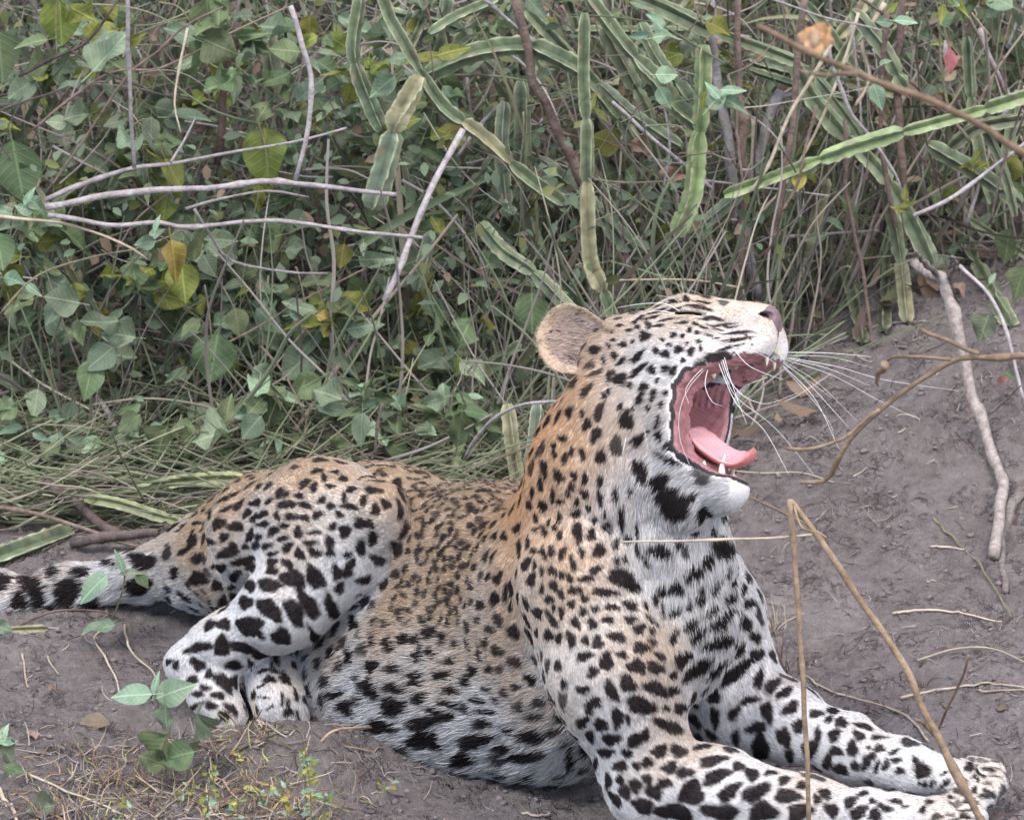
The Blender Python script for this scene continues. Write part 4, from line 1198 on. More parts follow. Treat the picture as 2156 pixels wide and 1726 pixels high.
def leaf_mesh(name, aspect, tip, fold, curl, wave, seed):
    r = random.Random(seed)
    n, m = 9, 5
    V, F = [], []
    for i in range(n):
        t = i / (n - 1)
        w = aspect * .5 * (math.sin(math.pi * min(1, t ** .72)) ** .85) * (1 - tip * t * t)
        if i == 0: w = .012
        if i == n - 1: w = .004
        for j in range(m):
            x = (j - (m - 1) / 2) / ((m - 1) / 2)
            z = fold * abs(x) * w - curl * t * t + wave * math.sin(6 * t + 2.5 * x + seed) * abs(x) * w * 1.5
            V.append((x * w, t, z))
    for i in range(n - 1):
        for j in range(m - 1):
            F.append([i * m + j, i * m + j + 1, (i + 1) * m + j + 1, (i + 1) * m + j])
    # petiole
    k = len(V); rr = .016
    for y, zz in ((-.28, .05), (.02, 0.004)):
        V += [(rr, y, zz), (-rr * .5, y, zz + rr * .87), (-rr * .5, y, zz - rr * .87)]
    for j in range(3): F.append([k + j, k + (j + 1) % 3, k + 3 + (j + 1) % 3, k + 3 + j])
    return mesh_np(name, np.array(V), F)
LEAF_MESH = {}
def leaf(root, base, tipdir, nrm, length, tone, kind=None):
    kind = kind if kind is not None else RN.randrange(5)
    key = (tone, kind)
    if key not in LEAF_MESH:
        a = (.70, .56, .82, .42, .68)[kind]
        LEAF_MESH[key] = leaf_mesh("leaf", a, (.15, .3, .05, .2, .1)[kind], (.35, .15, .28, .5, .05)[kind], (.12, .30, .05, .22, -.12)[kind], (.2, .35, .3, .15, .45)[kind], kind * 1.7)
        LEAF_MESH[key].materials.append(LEAFM[tone])
    y = norm(tipdir); z = norm(np.array(nrm) - y * np.dot(nrm, y)); x = np.cross(y, z)
    o = bpy.data.objects.new("leaf", LEAF_MESH[key]); COL.objects.link(o)
    M = Matrix(((x[0], y[0], z[0], base[0]), (x[1], y[1], z[1], base[1]), (x[2], y[2], z[2], base[2]), (0, 0, 0, 1)))
    M = M @ Matrix.Diagonal((length * RN.uniform(.78, 1.18), length, length * RN.uniform(.3, 2.6), 1))
    o.parent = root
    o.matrix_basis = Matrix.Translation(-Vector(root.location)) @ M
    return o
TOCAM = -FW
def leaf_px(root, px, py, Y, len_px, ang, tone, kind=None, face=.75):
    """leaf whose middle is seen at (px, py); ang = way the tip points on the picture, degrees clockwise from right"""
    d = RT * math.cos(R_(ang)) - UP * math.sin(R_(ang)) + TOCAM * RN.uniform(-.25, .25)
    nrm = TOCAM * face + np.array((0, 0, 1.0)) * .45 + np.array([RN.gauss(0, .3) for _ in range(3)])
    L = len_px * PX
    c = wp([(px, py)], Y, clear=.012)[0]
    return leaf(root, c - norm(d) * L * .5, d, nrm, L, tone, kind)

def vine(pts, Y0, Y1, label, leaves=None, auto=0, size=(34, 70), tones=('green', 'green', 'grey', 'grey', 'olive'), r=2.6, mat=None, group="leafy vines scrambling through the bank", cat="vine", name="leafy_vine", kinds=None, r1=None):
    P = smoothpath(wp(pts, Y0, Y1), 22)
    root = empty(name, P[0]); tag(root, label, cat, group)
    sd = RN.random() * 40
    Q = P + np.stack([wob(P, 18, sd), wob(P, 18, sd + 2), wob(P, 18, sd + 5)], 1) * .004
    V, F = tube(Q - P[0], np.linspace(r, (r1 or r * .45), 22) * PX, 5)
    link("stem", mesh_np("stem", V, F), mat or M_PALESTEM, root)
    for a in (leaves or ()):
        leaf_px(root, *a)
    for k in range(auto):
        i = RN.randrange(2, 22)
        b = Q[i]
        az = RN.uniform(0, 2 * math.pi)
        d = np.array((math.cos(az), math.sin(az) * .6 - .25, RN.uniform(-.7, .35)))
        nrm = TOCAM * RN.uniform(.2, .9) + np.array((0, 0, 1.0)) * RN.uniform(.2, .8) + np.array([RN.gauss(0, .35) for _ in range(3)])
        L = RN.uniform(*size) * PX
        bb = b + norm(d) * L * .28
        if bb[2] < gz(bb[0], bb[1]) + .01: continue
        leaf(root, bb, d, nrm, L, RN.choice(tones), kinds and RN.choice(kinds))
    return root
# ------------------------------------------------------------------ what grows where
def edge_y0(x):
    u = min(1, max(0, (x - .22) / .40)); return .70 + .56 * u * u * (3 - 2 * u)
# succulent stems: path, width, depth, tone, label
for pts, wd, Y0, Y1, tone, label in (
    ([(800, -20), (822, 40), (846, 81), (927, 218), (1008, 281), (1103, 369), (1185, 428)], 33, 1.02, 1.0, 'mid', "long green winged stem running diagonally down across the crossing stems"),
    ([(900, 155), (997, 112), (1103, 96), (1170, 118), (1236, 152)], 44, 1.12, 1.08, 'mid', "arched horizontal green stem with pale cut end above the brown stick"),
    ([(886, 160), (850, 225), (832, 264), (808, 360), (783, 440)], 46, 1.0, .96, 'grey', "broad grey-green stem hanging steeply left of the diagonal stem"),
    ([(838, 330), (850, 400), (858, 450)], 34, 1.1, 1.08, 'dull', "short dull green stem piece behind the hanging broad stem"),
    ([(1231, 28), (1229, 169), (1236, 281), (1236, 422), (1243, 545), (1268, 610), (1300, 690)], 38, 1.05, .98, 'mid', "tall upright green stem standing behind the leopard's ear"),
    ([(1236, -10), (1331, 113), (1384, 169), (1426, 225), (1480, 266)], 38, 1.2, 1.15, 'mid', "green stem slanting down from the top edge towards the mint leaves"),
    ([(1331, -10), (1419, 28), (1503, 67), (1590, 98), (1680, 132)], 36, 1.3, 1.25, 'mid', "green stem crossing behind the brown stems near the top"),
    ([(1665, 125), (1714, 211), (1795, 302), (1848, 355), (1883, 404), (1930, 490), (1962, 556)], 44, 1.28, 1.2, 'mid', "broad green stem descending to the gnarled root, under the bright stem"),
    ([(1525, 410), (1651, 366), (1820, 302), (2031, 243), (2170, 200)], 34, 1.12, 1.08, 'light', "long bright green stem rising gently to the right edge"),
    ([(1482, 95), (1479, 211), (1468, 316), (1458, 411), (1423, 496)], 44, 1.16, 1.1, 'light', "upright bright green stem with a kinked lower joint above the head"),
    ([(1860, -10), (1781, 109), (1736, 195)], 34, 1.38, 1.34, 'mid', "green stem leaning left down from the top edge by the dried flower"),
    ([(1690, 0), (1771, 105), (1830, 190), (1870, 250)], 34, 1.42, 1.38, 'mid', "green stem leaning right that crosses behind the dried flower"),
    ([(2000, 310), (2066, 267), (2170, 250)], 36, 1.2, 1.18, 'dull', "dull green stem just under the bright one at the right edge"),
    ([(1955, 305), (2066, 369), (2150, 430)], 36, 1.25, 1.2, 'mid', "green stem slanting down to the right edge below the bright stem"),
    ([(2040, 462), (2170, 545)], 24, 1.3, 1.28, 'dull', "thin dull stem low at the right edge above the soil"),
    ([(1096, 170), (1100, 260), (1099, 355)], 36, 1.2, 1.2, 'grey', "upright grey-green stem just left of the brown stick"),
    ([(1062, 215), (1056, 300), (1062, 400), (1072, 455)], 34, 1.1, 1.06, 'grey', "grey-green stem crossed by the long diagonal stem near its foot"),
    ([(758, -10), (744, 116), (779, 218), (806, 274)], 30, 1.06, 1.02, 'mid', "kinked green stem with pale edges left of the hanging broad stem"),
    ([(944, -10), (930, 60), (912, 130)], 36, 1.3, 1.28, 'grey', "grey-green stem dropping from the top edge behind the arched stem"),
    ([(1020, 45), (960, 95)], 40, 1.25, 1.22, 'mid', "stubby green stem tip lying above the arched stem"),
    ([(1270, 60), (1330, 170), (1366, 246), (1384, 352), (1436, 456)], 36, 1.32, 1.25, 'dull', "shaded green stem running down between upright stem and mint leaves"),
    ([(1190, -10), (1215, 60)], 32, 1.4, 1.38, 'dull', "short shaded stem at the top edge above the arched stem"),
    ([(1010, 470), (1060, 530), (1130, 580), (1215, 668)], 36, 1.0, .92, 'mid', "green stem sloping down to the back of the leopard's ear"),
    ([(1068, 850), (1078, 930), (1094, 1040)], 34, .72, .66, 'grey', "left of the two grey-green stems meeting behind the leopard's neck"),
    ([(1132, 850), (1124, 940), (1103, 1040)], 34, .74, .66, 'grey', "right of the two grey-green stems meeting behind the leopard's neck"),
    ([(942, 852), (1010, 790), (1096, 722)], 34, .86, .92, 'mid', "pale-edged green stem leaning right behind the leopard's back"),
    ([(872, 968), (930, 925), (1010, 870)], 26, .78, .84, 'dull', "dull flattened stem lying low behind the leopard's back"),
    ([(-20, 940), (90, 925), (193, 914)], 34, .84, .84, 'dull', "flat dull green stem lying on the ground at the left edge"),
    ([(193, 1072), (325, 1022), (430, 1008), (512, 1006)], 28, .62, .60, 'yellow', "yellow-green stem lying on the ground behind the leopard's rump"),
    ([(180, 1048), (250, 1060), (330, 1085), (380, 1098)], 24, .58, .50, 'yellow', "thin yellow stem on the ground touching the leopard's rump"),
    ([(-20, 1178), (60, 1150), (150, 1120)], 40, .50, .55, 'mid', "thick green stem on the ground just behind the tail"),
    ([(70, 395), (105, 460), (140, 540), (180, 620), (205, 670)], 26, .95, .90, 'grey', "straight grey-green stem at the left below the pale branch"),
    ([(878, 612), (892, 550), (908, 488)], 34, 1.0, 1.02, 'grey', "short upright stem right of the pale stick"),
    ([(560, 60), (575, 150), (580, 220)], 40, 1.4, 1.35, 'dull', "shaded upright stem deep behind the white twig"),
    ([(690, 250), (720, 320), (760, 420)], 30, 1.35, 1.3, 'dull', "shaded stem behind the leaves left of the crossing stems"),
    ([(-10, 1330), (40, 1325), (100, 1322)], 16, .24, .24, 'dry', "thin dry winged stem lying below the tail"),
    ([(1560, 620), (1590, 700), (1600, 760)], 30, 1.3, 1.25, 'dull', "shaded stem directly behind the leopard's nose"),
    ([(1780, 560), (1800, 640), (1815, 720)], 30, 1.32, 1.28, 'dull', "mossy stem standing at the soil's edge right of the nose"),
    ([(1300, 160), (1420, 300), (1500, 420)], 26, 1.5, 1.45, 'dull', "thin shaded stem far back behind the upright bright stem"),
):
    f_ = .08 if Y0 > .95 else 0.0                 # these stand in front of the tangle
    succulent(pts, wd * .96, Y0 - f_, Y1 - f_, tone, label)

# branches, stems and twigs
W = wood
W("dry_branch", [(95, 438), (250, 408), (480, 391), (560, 381), (640, 390), (740, 402), (835, 411)], 8.5, 5, .76, .78, M_GREY, "main pale grey branch lying across the leaves, left", "branch")
W("dry_branch", [(95, 420), (180, 385), (270, 355), (350, 345), (430, 330), (620, 298), (730, 268)], 6.5, 2.5, .78, .86, M_GREY, "pale branch forking above the main grey branch", "branch", forks=[([(360, 343), (385, 300), (412, 250)], 3.5, 2)])
W("twig", [(268, -10), (269, 80), (270, 160), (276, 260), (280, 352)], 5, 4.5, .80, .79, M_GREY, "upright white twig standing on the pale forking branch", "twig")
W("twig", [(612, 15), (636, 90), (653, 150), (654, 190), (645, 280), (620, 380)], 6.5, 5, .80, .78, M_GREY, "curved white twig rising from the main grey branch", "twig")
W("dry_branch", [(100, 452), (160, 462), (240, 475), (330, 470), (400, 478), (560, 464), (640, 470), (710, 482), (800, 492), (890, 500)], 6, 4, .74, .78, M_GREY, "long thin pale branch running below the main grey one", "branch")
W("twig", [(-20, 455), (40, 462), (120, 468), (200, 490), (270, 520), (310, 548)], 4.5, 2.5, .76, .74, M_REED, "bleached twig at the left edge leading to the pale leaf", "twig")
W("twig", [(390, 440), (460, 420), (560, 402), (650, 415)], 4, 2, .84, .88, M_GREY, "thin grey twig tucked under the main pale branch", "twig")
W("twig", [(410, 440), (440, 490), (490, 550), (600, 572), (690, 575)], 4, 2.2, .75, .8, M_GREY, "bent grey twig dropping from the pale branches", "twig")
W("twig", [(95, 408), (180, 290), (267, 162), (330, 110), (390, 56), (470, 15)], 3.6, 2.6, .82, .86, M_BROWN, "long thin brown stem slanting up to the right, left corner", "twig")
W("twig", [(70, 275), (150, 205), (240, 150), (344, 141), (492, 67), (605, 15)], 3.4, 2.2, .98, 1.05, M_BROWN, "thin brown stem slanting behind the upright white twig", "twig")
W("twig", [(40, 160), (110, 125), (183, 91), (246, 7)], 4.5, 3, 1.0, 1.02, M_DARK, "dark stem slanting up at the top left corner", "twig")
W("woody_stem", [(502, 45), (486, 130), (471, 211), (461, 345)], 10, 9, 1.15, 1.08, M_BROWN, "straight brown stem between the two white twigs", "stem")
W("twig", [(395, 60), (378, 140), (368, 220), (380, 280)], 3, 2, .95, .92, M_REED, "thin pale hooked stem between the upright white twig and brown stem", "twig")
W("dry_branch", [(973, 274), (927, 359), (874, 475), (845, 550), (808, 632)], 7.5, 7, .9, .8, M_GREY, "pale stick leaning against the hanging broad stem", "stick")
W("woody_stem", [(1080, -10), (1099, 70), (1117, 176), (1138, 211), (1170, 281), (1201, 338), (1228, 400)], 10, 13, 1.0, 1.02, M_BROWN, "brown stick crossing in front of the arched green stem", "stick")
W("woody_stem", [(1268, 475), (1305, 540), (1342, 606), (1370, 650)], 11, 9, 1.1, 1.05, M_BROWN, "brown stick sloping down behind the leopard's forehead", "stick")
W("twig", [(1060, 215), (1004, 271), (960, 330)], 5, 4, 1.05, 1.0, M_GREY, "short grey stick behind the diagonal green stem", "twig")
W("twig", [(1010, -10), (1085, 56), (1173, 123), (1215, 160)], 4, 3, 1.04, 1.06, M_GREY, "thin grey twig slanting across the arched stem", "twig")
W("twig", [(1290, 215), (1360, 280), (1440, 345), (1500, 400)], 4.5, 4, 1.05, 1.08, M_GREY, "thin grey stick slanting right of the upright stem", "twig")
W("twig", [(1170, 510), (1210, 480), (1260, 462), (1330, 430)], 3, 2, .95, 1.0, M_PALESTEM, "greenish tendril crossing the foot of the upright stem", "twig")
W("twig", [(1250, 378), (1320, 385), (1420, 380)], 3, 1.8, 1.0, 1.02, M_PALESTEM, "pale tendril reaching right from the upright stem", "twig")
W("woody_stem", [(1493, -10), (1498, 60), (1508, 150), (1520, 240), (1539, 352), (1553, 440), (1575, 527), (1600, 640)], 10, 15, 1.25, 1.16, M_GREY, "thick pale stem rooted behind the leopard's nose", "stem")
W("woody_stem", [(1552, -10), (1556, 176), (1560, 246), (1554, 316), (1563, 373), (1556, 460), (1552, 527), (1548, 640)], 8, 12, 1.18, 1.14, M_BROWN, "upright brown stem beside the thick pale one", "stem")
W("woody_stem", [(1646, 190), (1625, 240), (1609, 292), (1581, 380), (1560, 440)], 13, 10, 1.22, 1.18, M_GREY, "broken pale stem leaning into the upright brown stem", "stem", forks=[([(1640, 205), (1672, 196), (1682, 172)], 6, 3)])
W("woody_stem", [(1692, -10), (1680, 105), (1672, 246), (1658, 334), (1640, 439), (1622, 505)], 8, 8, 1.1, 1.08, M_BROWN, "slender brown stem in front of the bright green stem, left one", "stem")
W("woody_stem", [(1868, 30), (1860, 176), (1855, 299), (1868, 380), (1886, 480)], 6, 6, 1.12, 1.1, M_BROWN, "slender brown stem in front of the bright green stem, middle one", "stem")
W("woody_stem", [(1903, -10), (1896, 90), (1890, 176), (1897, 316), (1908, 422), (1930, 520)], 8, 9, 1.2, 1.18, M_BROWN, "brown stem in front of the bright green stem, right one", "stem")
W("dry_branch", [(1475, 515), (1510, 470), (1546, 432)], 7, 9, 1.14, 1.14, M_BROWN, "short side branch left of the stems behind the nose", "branch")
W("dry_branch", [(1592, 545), (1650, 500), (1600, 470)][:2], 5, 4, 1.14, 1.14, M_BROWN, "short side branch right of the stems behind the nose", "branch")
W("twig", [(1925, 452), (1996, 422), (2080, 362), (2165, 295)], 5.5, 3.5, 1.02, 1.0, M_GREY, "pale twig rising to the right edge below the bright stem", "twig")
W("twig", [(1600, 500), (1700, 496), (1790, 490), (1850, 485)], 4, 3, 1.18, 1.2, M_GREY, "level grey twig right of the stems behind the nose", "twig")
W("twig", [(1300, 590), (1370, 588), (1480, 592), (1560, 605)], 2.6, 2, .9, 1.0, M_REED, "straw-coloured twig just above the leopard's forehead", "twig")
W("gnarled_root", [(1925, 560), (1950, 575), (1982, 590), (2000, 660), (2030, 800), (2065, 905), (2098, 1000), (2108, 1040), (2096, 1110), (2088, 1180)], 14, 13, 1.0, .56, M_ROOT, "gnarled grey-brown branch slanting down to the soil at right", "branch", forks=[([(2168, 1040), (2140, 1050), (2118, 1100), (2108, 1170), (2118, 1245)], 15, 8), ([(1985, 588), (1950, 555), (1930, 530)], 9, 4), ([(1990, 600), (2010, 560), (2006, 540)], 8, 3), ([(2066, 880), (2110, 850), (2150, 810)], 4, 2)])
W("twig", [(2020, 560), (2080, 620), (2120, 700), (2160, 860)], 4.5, 3.5, .9, .8, M_GREY, "thin grey twig curving down behind the gnarled branch", "twig")
W("dry_branch", [(95, 1015), (160, 1060), (210, 1100), (250, 1135)], 13, 11, .62, .52, M_DARK, "dark broken branch pointing at the tail's root", "branch")
W("dry_branch", [(-20, 1066), (70, 1080), (152, 1104), (230, 1132), (300, 1152)], 5.5, 4.5, .56, .46, M_BROWN, "long thin reddish branch lying behind the tail", "branch")
W("dry_branch", [(150, 1140), (240, 1130), (330, 1120)], 13, 10, .5, .46, M_DARK, "dark log end lying against the tail's root", "branch")
W("dry_branch", [(203, 835), (232, 880), (248, 910), (262, 960), (269, 1015)], 6, 10, .88, .72, M_GREY, "short grey stump-like stem standing in the litter, left", "stem")
W("twig", [(978, 965), (1000, 925), (1040, 882), (1100, 853), (1195, 845)], 5, 3, .6, .45, M_GREY, "curved grey twig arching behind the leopard's neck", "twig")
W("twig", [(790, 960), (795, 900), (805, 850)], 4, 3, .62, .64, M_DARK, "short dark twig standing behind the leopard's back", "twig")
W("twig", [(430, 745), (540, 690), (640, 630), (780, 560)], 3, 2, .8, .9, M_BROWN, "thin brown stem slanting above the shaded hollow", "twig")
W("twig", [(420, 915), (520, 880), (640, 840), (720, 790)], 3, 2.5, .72, .78, M_BROWN, "thin brown stem lying over the hollow behind the rump", "twig")
W("twig", [(550, 730), (600, 790), (640, 870)], 3, 2, .8, .72, M_BROWN, "thin stem sloping down the shaded hollow", "twig")
W("twig", [(0, 660), (80, 580), (200, 540), (300, 520), (420, 470)], 3, 2, .74, .8, M_PALESTEM, "greenish stem rising from the left edge through leaves", "twig")

# leafy vines with the leaves one can pick out
vine([(100, -30), (110, 20), (130, 60)], 1.0, .98, "vine with one big yellow-green leaf hanging at the top left", [(128, 45, .96, 118, 88, 'olive', 2)], size=(40, 60))
vine([(160, 190), (205, 140), (262, 80)], 1.0, .98, "vine with one large ribbed green leaf beside the upright white twig", [(232, 108, .95, 125, -50, 'grey', 2)])
vine([(-30, 60), (-5, 110), (10, 150)], .98, .95, "vine with a green leaf cut by the left edge near the top", [(2, 120, .93, 120, 85, 'green', 2), (50, 100, .95, 60, 70, 'grey', 0)])
vine([(-20, 300), (30, 330), (60, 400)], .98, .95, "vine with one big dark leaf above the pale branches' left end", [(38, 362, .94, 150, 80, 'green', 2)])
vine([(330, 0), (380, 20), (410, 70)], 1.15, 1.12, "vine with big dull leaves at the top behind the brown slanting stem", [(440, 40, 1.12, 100, 85, 'green', 2), (405, 130, 1.1, 130, 95, 'green', 2), (470, 150, 1.15, 100, 80, 'olive', 0)])
vine([(300, 320), (340, 350), (365, 420)], .94, .9, "vine with bright yellow-green leaves around the main pale branch", [(366, 366, .92, 80, 60, 'olive', 2), (350, 428, .95, 95, 100, 'olive', 2), (345, 332, .94, 55, 80, 'green', 0), (300, 365, .92, 50, 95, 'grey', 1)])
vine([(540, 250), (555, 300), (570, 370)], .96, .94, "vine with a long torn yellow-green leaf left of the white curved twig", [(560, 335, .94, 150, 88, 'olive', 0), (545, 420, .95, 70, 90, 'olive', 1)])
vine([(280, 260), (310, 250), (325, 300)], .92, .9, "vine with a single hanging leaf above the pale branch fork", [(318, 278, .9, 72, 92, 'grey', 0), (160, 245, .92, 62, 170, 'grey', 2), (118, 258, .92, 50, 185, 'grey', 0)])
vine([(290, 520), (340, 500), (372, 520)], .76, .74, "vine with a yellow dying leaf and a pale round leaf", [(368, 545, .73, 92, 78, 'yellow', 1), (305, 512, .72, 50, 170, 'mint', 2), (330, 490, .74, 40, -30, 'mint', 1), (330, 470, .74, 40, -80, 'mint', 3)])
vine([(380, 480), (400, 520), (395, 600)], .85, .83, "vine with broad dark and olive leaves hanging under the yellow leaf", [(412, 500, .84, 110, 88, 'green', 2), (386, 595, .82, 95, 84, 'olive', 2), (280, 580, .86, 75, 90, 'green', 4), (440, 560, .86, 60, 60, 'grey', 0)])
vine([(60, 420), (70, 440), (75, 470)], .8, .78, "small vine tip with curled mint leaves at the pale branches' left end", [(62, 412, .78, 50, -60, 'mint', 3), (80, 432, .78, 55, 30, 'mint', 1), (50, 440, .78, 45, 200, 'mint', 0), (5, 445, .78, 50, 200, 'mint', 0)])
vine([(-10, 480), (0, 560), (30, 640)], .8, .76, "vine with broad leaves cut by the left edge at mid height", [(0, 530, .78, 90, 80, 'green', 2), (20, 600, .78, 90, 75, 'olive', 2), (35, 588, .76, 65, 5, 'mint', 1), (70, 610, .76, 50, 40, 'mint', 3)])
vine([(110, 720), (130, 650), (150, 600)], .78, .76, "vine with a cluster of flat grey-green leaves left of the hollow", [(130, 632, .76, 85, 190, 'grey', 2), (110, 660, .77, 70, 120, 'grey', 2), (168, 700, .76, 62, 80, 'green', 0), (210, 680, .77, 90, 175, 'grey', 4), (250, 705, .78, 80, 190, 'grey', 2)])
vine([(240, 860), (260, 800), (250, 740)], .78, .76, "vine with drooping leaves at the left rim of the shaded hollow", [(210, 755, .76, 85, 140, 'grey', 0), (188, 800, .75, 100, 100, 'green', 0), (75, 850, .76, 70, 100, 'grey', 4), (145, 870, .76, 60, 110, 'grey', 0)])
vine([(430, 600), (440, 650), (450, 760)], .84, .8, "vine with one very broad shaded leaf over the hollow", [(450, 755, .8, 120, 100, 'green', 2), (400, 690, .82, 60, 140, 'green', 0), (500, 680, .84, 70, 80, 'green', 0)])
vine([(560, 960), (570, 900), (580, 850), (570, 830)], .70, .70, "low plant with broad grey-green leaves right behind the rump", [(440, 918, .68, 92, 170, 'grey', 2), (385, 895, .69, 80, 200, 'green', 1), (530, 900, .68, 70, 130, 'grey', 2), (480, 860, .70, 70, -80, 'green', 0), (340, 930, .69, 80, 110, 'green', 2), (470, 870, .70, 60, 250, 'green', 3)], name="leafy_plant", cat="plant")
vine([(640, 930), (660, 860), (690, 800)], .72, .74, "low plant with paired round leaves above the leopard's hip", [(568, 858, .74, 105, 95, 'green', 2), (640, 815, .75, 90, 150, 'green', 0), (690, 830, .73, 72, 200, 'grey', 2), (700, 860, .73, 75, 10, 'grey', 2), (560, 790, .76, 70, 30, 'grey', 1)], name="leafy_plant", cat="plant")
vine([(950, 960), (965, 890), (990, 840)], .60, .62, "low plant with spade leaves beside the curved grey twig", [(968, 905, .60, 80, 95, 'green', 2), (1005, 870, .60, 60, 10, 'green', 2), (760, 905, .66, 80, 95, 'grey', 0), (720, 930, .66, 60, 20, 'green', 4)], name="leafy_plant", cat="plant")
vine([(620, 560), (640, 640), (660, 660)], .9, .86, "vine with a red-edged leaf left of the pale stick", [(690, 668, .84, 55, 10, 'yellow', 1), (635, 655, .85, 60, -20, 'mint', 1), (720, 540, .9, 60, 100, 'olive', 2), (665, 560, .9, 50, 90, 'grey', 0)])
vine([(640, 20), (655, 60), (650, 90)], 1.1, 1.08, "vine with yellow-green leaves behind the top of the white curved twig", [(652, 60, 1.08, 65, 90, 'olive', 2), (735, 195, 1.05, 70, 100, 'olive', 0), (730, 45, 1.08, 48, 30, 'grey', 2), (770, 160, 1.05, 90, 100, 'olive', 2)])
vine([(840, 160), (820, 170), (790, 200)], .98, .96, "vine with a cupped grey-green leaf left of the hanging broad stem", [(805, 183, .94, 78, 140, 'grey', 2), (835, 125, .97, 50, 170, 'grey', 4), (900, 120, 1.0, 90, -20, 'olive', 3), (955, 108, 1.0, 80, -15, 'olive', 3)])
vine([(1100, 230), (1090, 500), (1060, 530)], 1.0, .95, "vine with pointed leaves under the long diagonal stem", [(1040, 545, .95, 60, -60, 'green', 0), (920, 470, .95, 60, 250, 'olive', 1), (1120, 660, .85, 100, 90, 'green', 2), (1245, 215, 1.0, 55, -70, 'olive', 3), (1265, 240, 1.0, 50, 20, 'olive', 3)])
vine([(1390, 100), (1400, 60), (1380, 40)], 1.08, 1.06, "sprig of mint-green leaves near the top centre right", [(1380, 45, 1.05, 52, -130, 'mint', 0), (1400, 72, 1.05, 62, -20, 'mint', 1), (1345, 75, 1.06, 50, 160, 'mint', 3)])
vine([(1390, 150), (1405, 160), (1410, 200)], 1.08, 1.06, "sprig of mint-green leaves on the slanting green stem", [(1404, 158, 1.05, 55, 0, 'mint', 0), (1400, 208, 1.05, 62, 60, 'mint', 1)])
vine([(1475, 225), (1500, 205), (1530, 190)], 1.04, 1.02, "sprig of mint leaves beside the upright brown stem", [(1512, 205, 1.0, 70, -50, 'mint', 1), (1548, 218, 1.0, 66, 20, 'mint', 1), (1500, 190, 1.0, 52, 230, 'mint', 3), (1545, 190, 1.0, 60, 0, 'mint', 3), (1480, 215, 1.0, 50, 100, 'olive', 3)])
vine([(1855, 160), (1858, 190), (1850, 215)], 1.06, 1.04, "single mint-green leaf hanging on the middle slender stem", [(1848, 204, 1.02, 66, 70, 'mint', 0), (1865, 130, 1.04, 36, -40, 'mint', 3)])
vine([(1870, 60), (1890, 45), (1930, 45)], 1.08, 1.06, "sprig of mint leaves at the top right stems", [(1908, 44, 1.05, 56, 0, 'mint', 3), (1860, 48, 1.05, 42, 190, 'mint', 3), (1880, 15, 1.06, 40, -40, 'olive', 3)])
vine([(1990, 90), (1998, 110), (2000, 130)], 1.22, 1.2, "red leaf hanging among twigs near the right edge", [(2000, 130, 1.18, 62, 85, 'red', 0)])
vine([(1665, 345), (1675, 370), (1680, 390)], 1.06, 1.04, "small bright yellow leaf hanging under the bright green stem", [(1682, 382, 1.02, 46, 100, 'yellow', 2)], group=None)
vine([(2040, 420), (2050, 380), (2055, 340)], 1.15, 1.12, "small upright sprig at the twig near the right edge", [(2055, 330, 1.1, 50, -80, 'olive', 3), (2070, 345, 1.1, 40, -40, 'olive', 1), (2035, 350, 1.1, 40, 220, 'olive', 1)])
vine([(1905, 520), (1905, 460), (1900, 400)], 1.1, 1.08, "small upright sprig in front of the broad descending stem", [(1912, 430, 1.05, 46, -20, 'olive', 3), (1890, 440, 1.05, 40, 200, 'olive', 3), (1905, 405, 1.05, 42, -90, 'olive', 3)])
vine([(2130, 560), (2150, 500), (2165, 420)], 1.2, 1.15, "vine with dark leaves at the right edge", [(2120, 520, 1.15, 90, 100, 'green', 2), (2145, 600, 1.1, 100, 110, 'green', 2), (2130, 360, 1.2, 70, 90, 'olive', 0)])
vine([(2050, 660), (2065, 690), (2085, 720)], .86, .82, "pale green leaf behind the gnarled branch", [(2072, 690, .84, 70, 110, 'grey', 2), (2090, 585, .9, 34, -60, 'mint', 3)])
vine([(2120, 790), (2110, 800), (2100, 806)], .70, .68, "small red leaf lying right of the gnarled branch", [(2108, 800, .66, 36, 170, 'red', 1), (2130, 790, .67, 34, 20, 'green', 1)])
vine([(1750, 500), (1740, 540), (1700, 560)], 1.15, 1.12, "vine with narrow grey leaves in the tangle right of the nose stems", [(1760, 470, 1.12, 60, 10, 'grey', 3), (1715, 500, 1.12, 60, 170, 'grey', 3), (1790, 440, 1.14, 80, 50, 'green', 3), (1690, 470, 1.15, 50, 20, 'green', 4)])
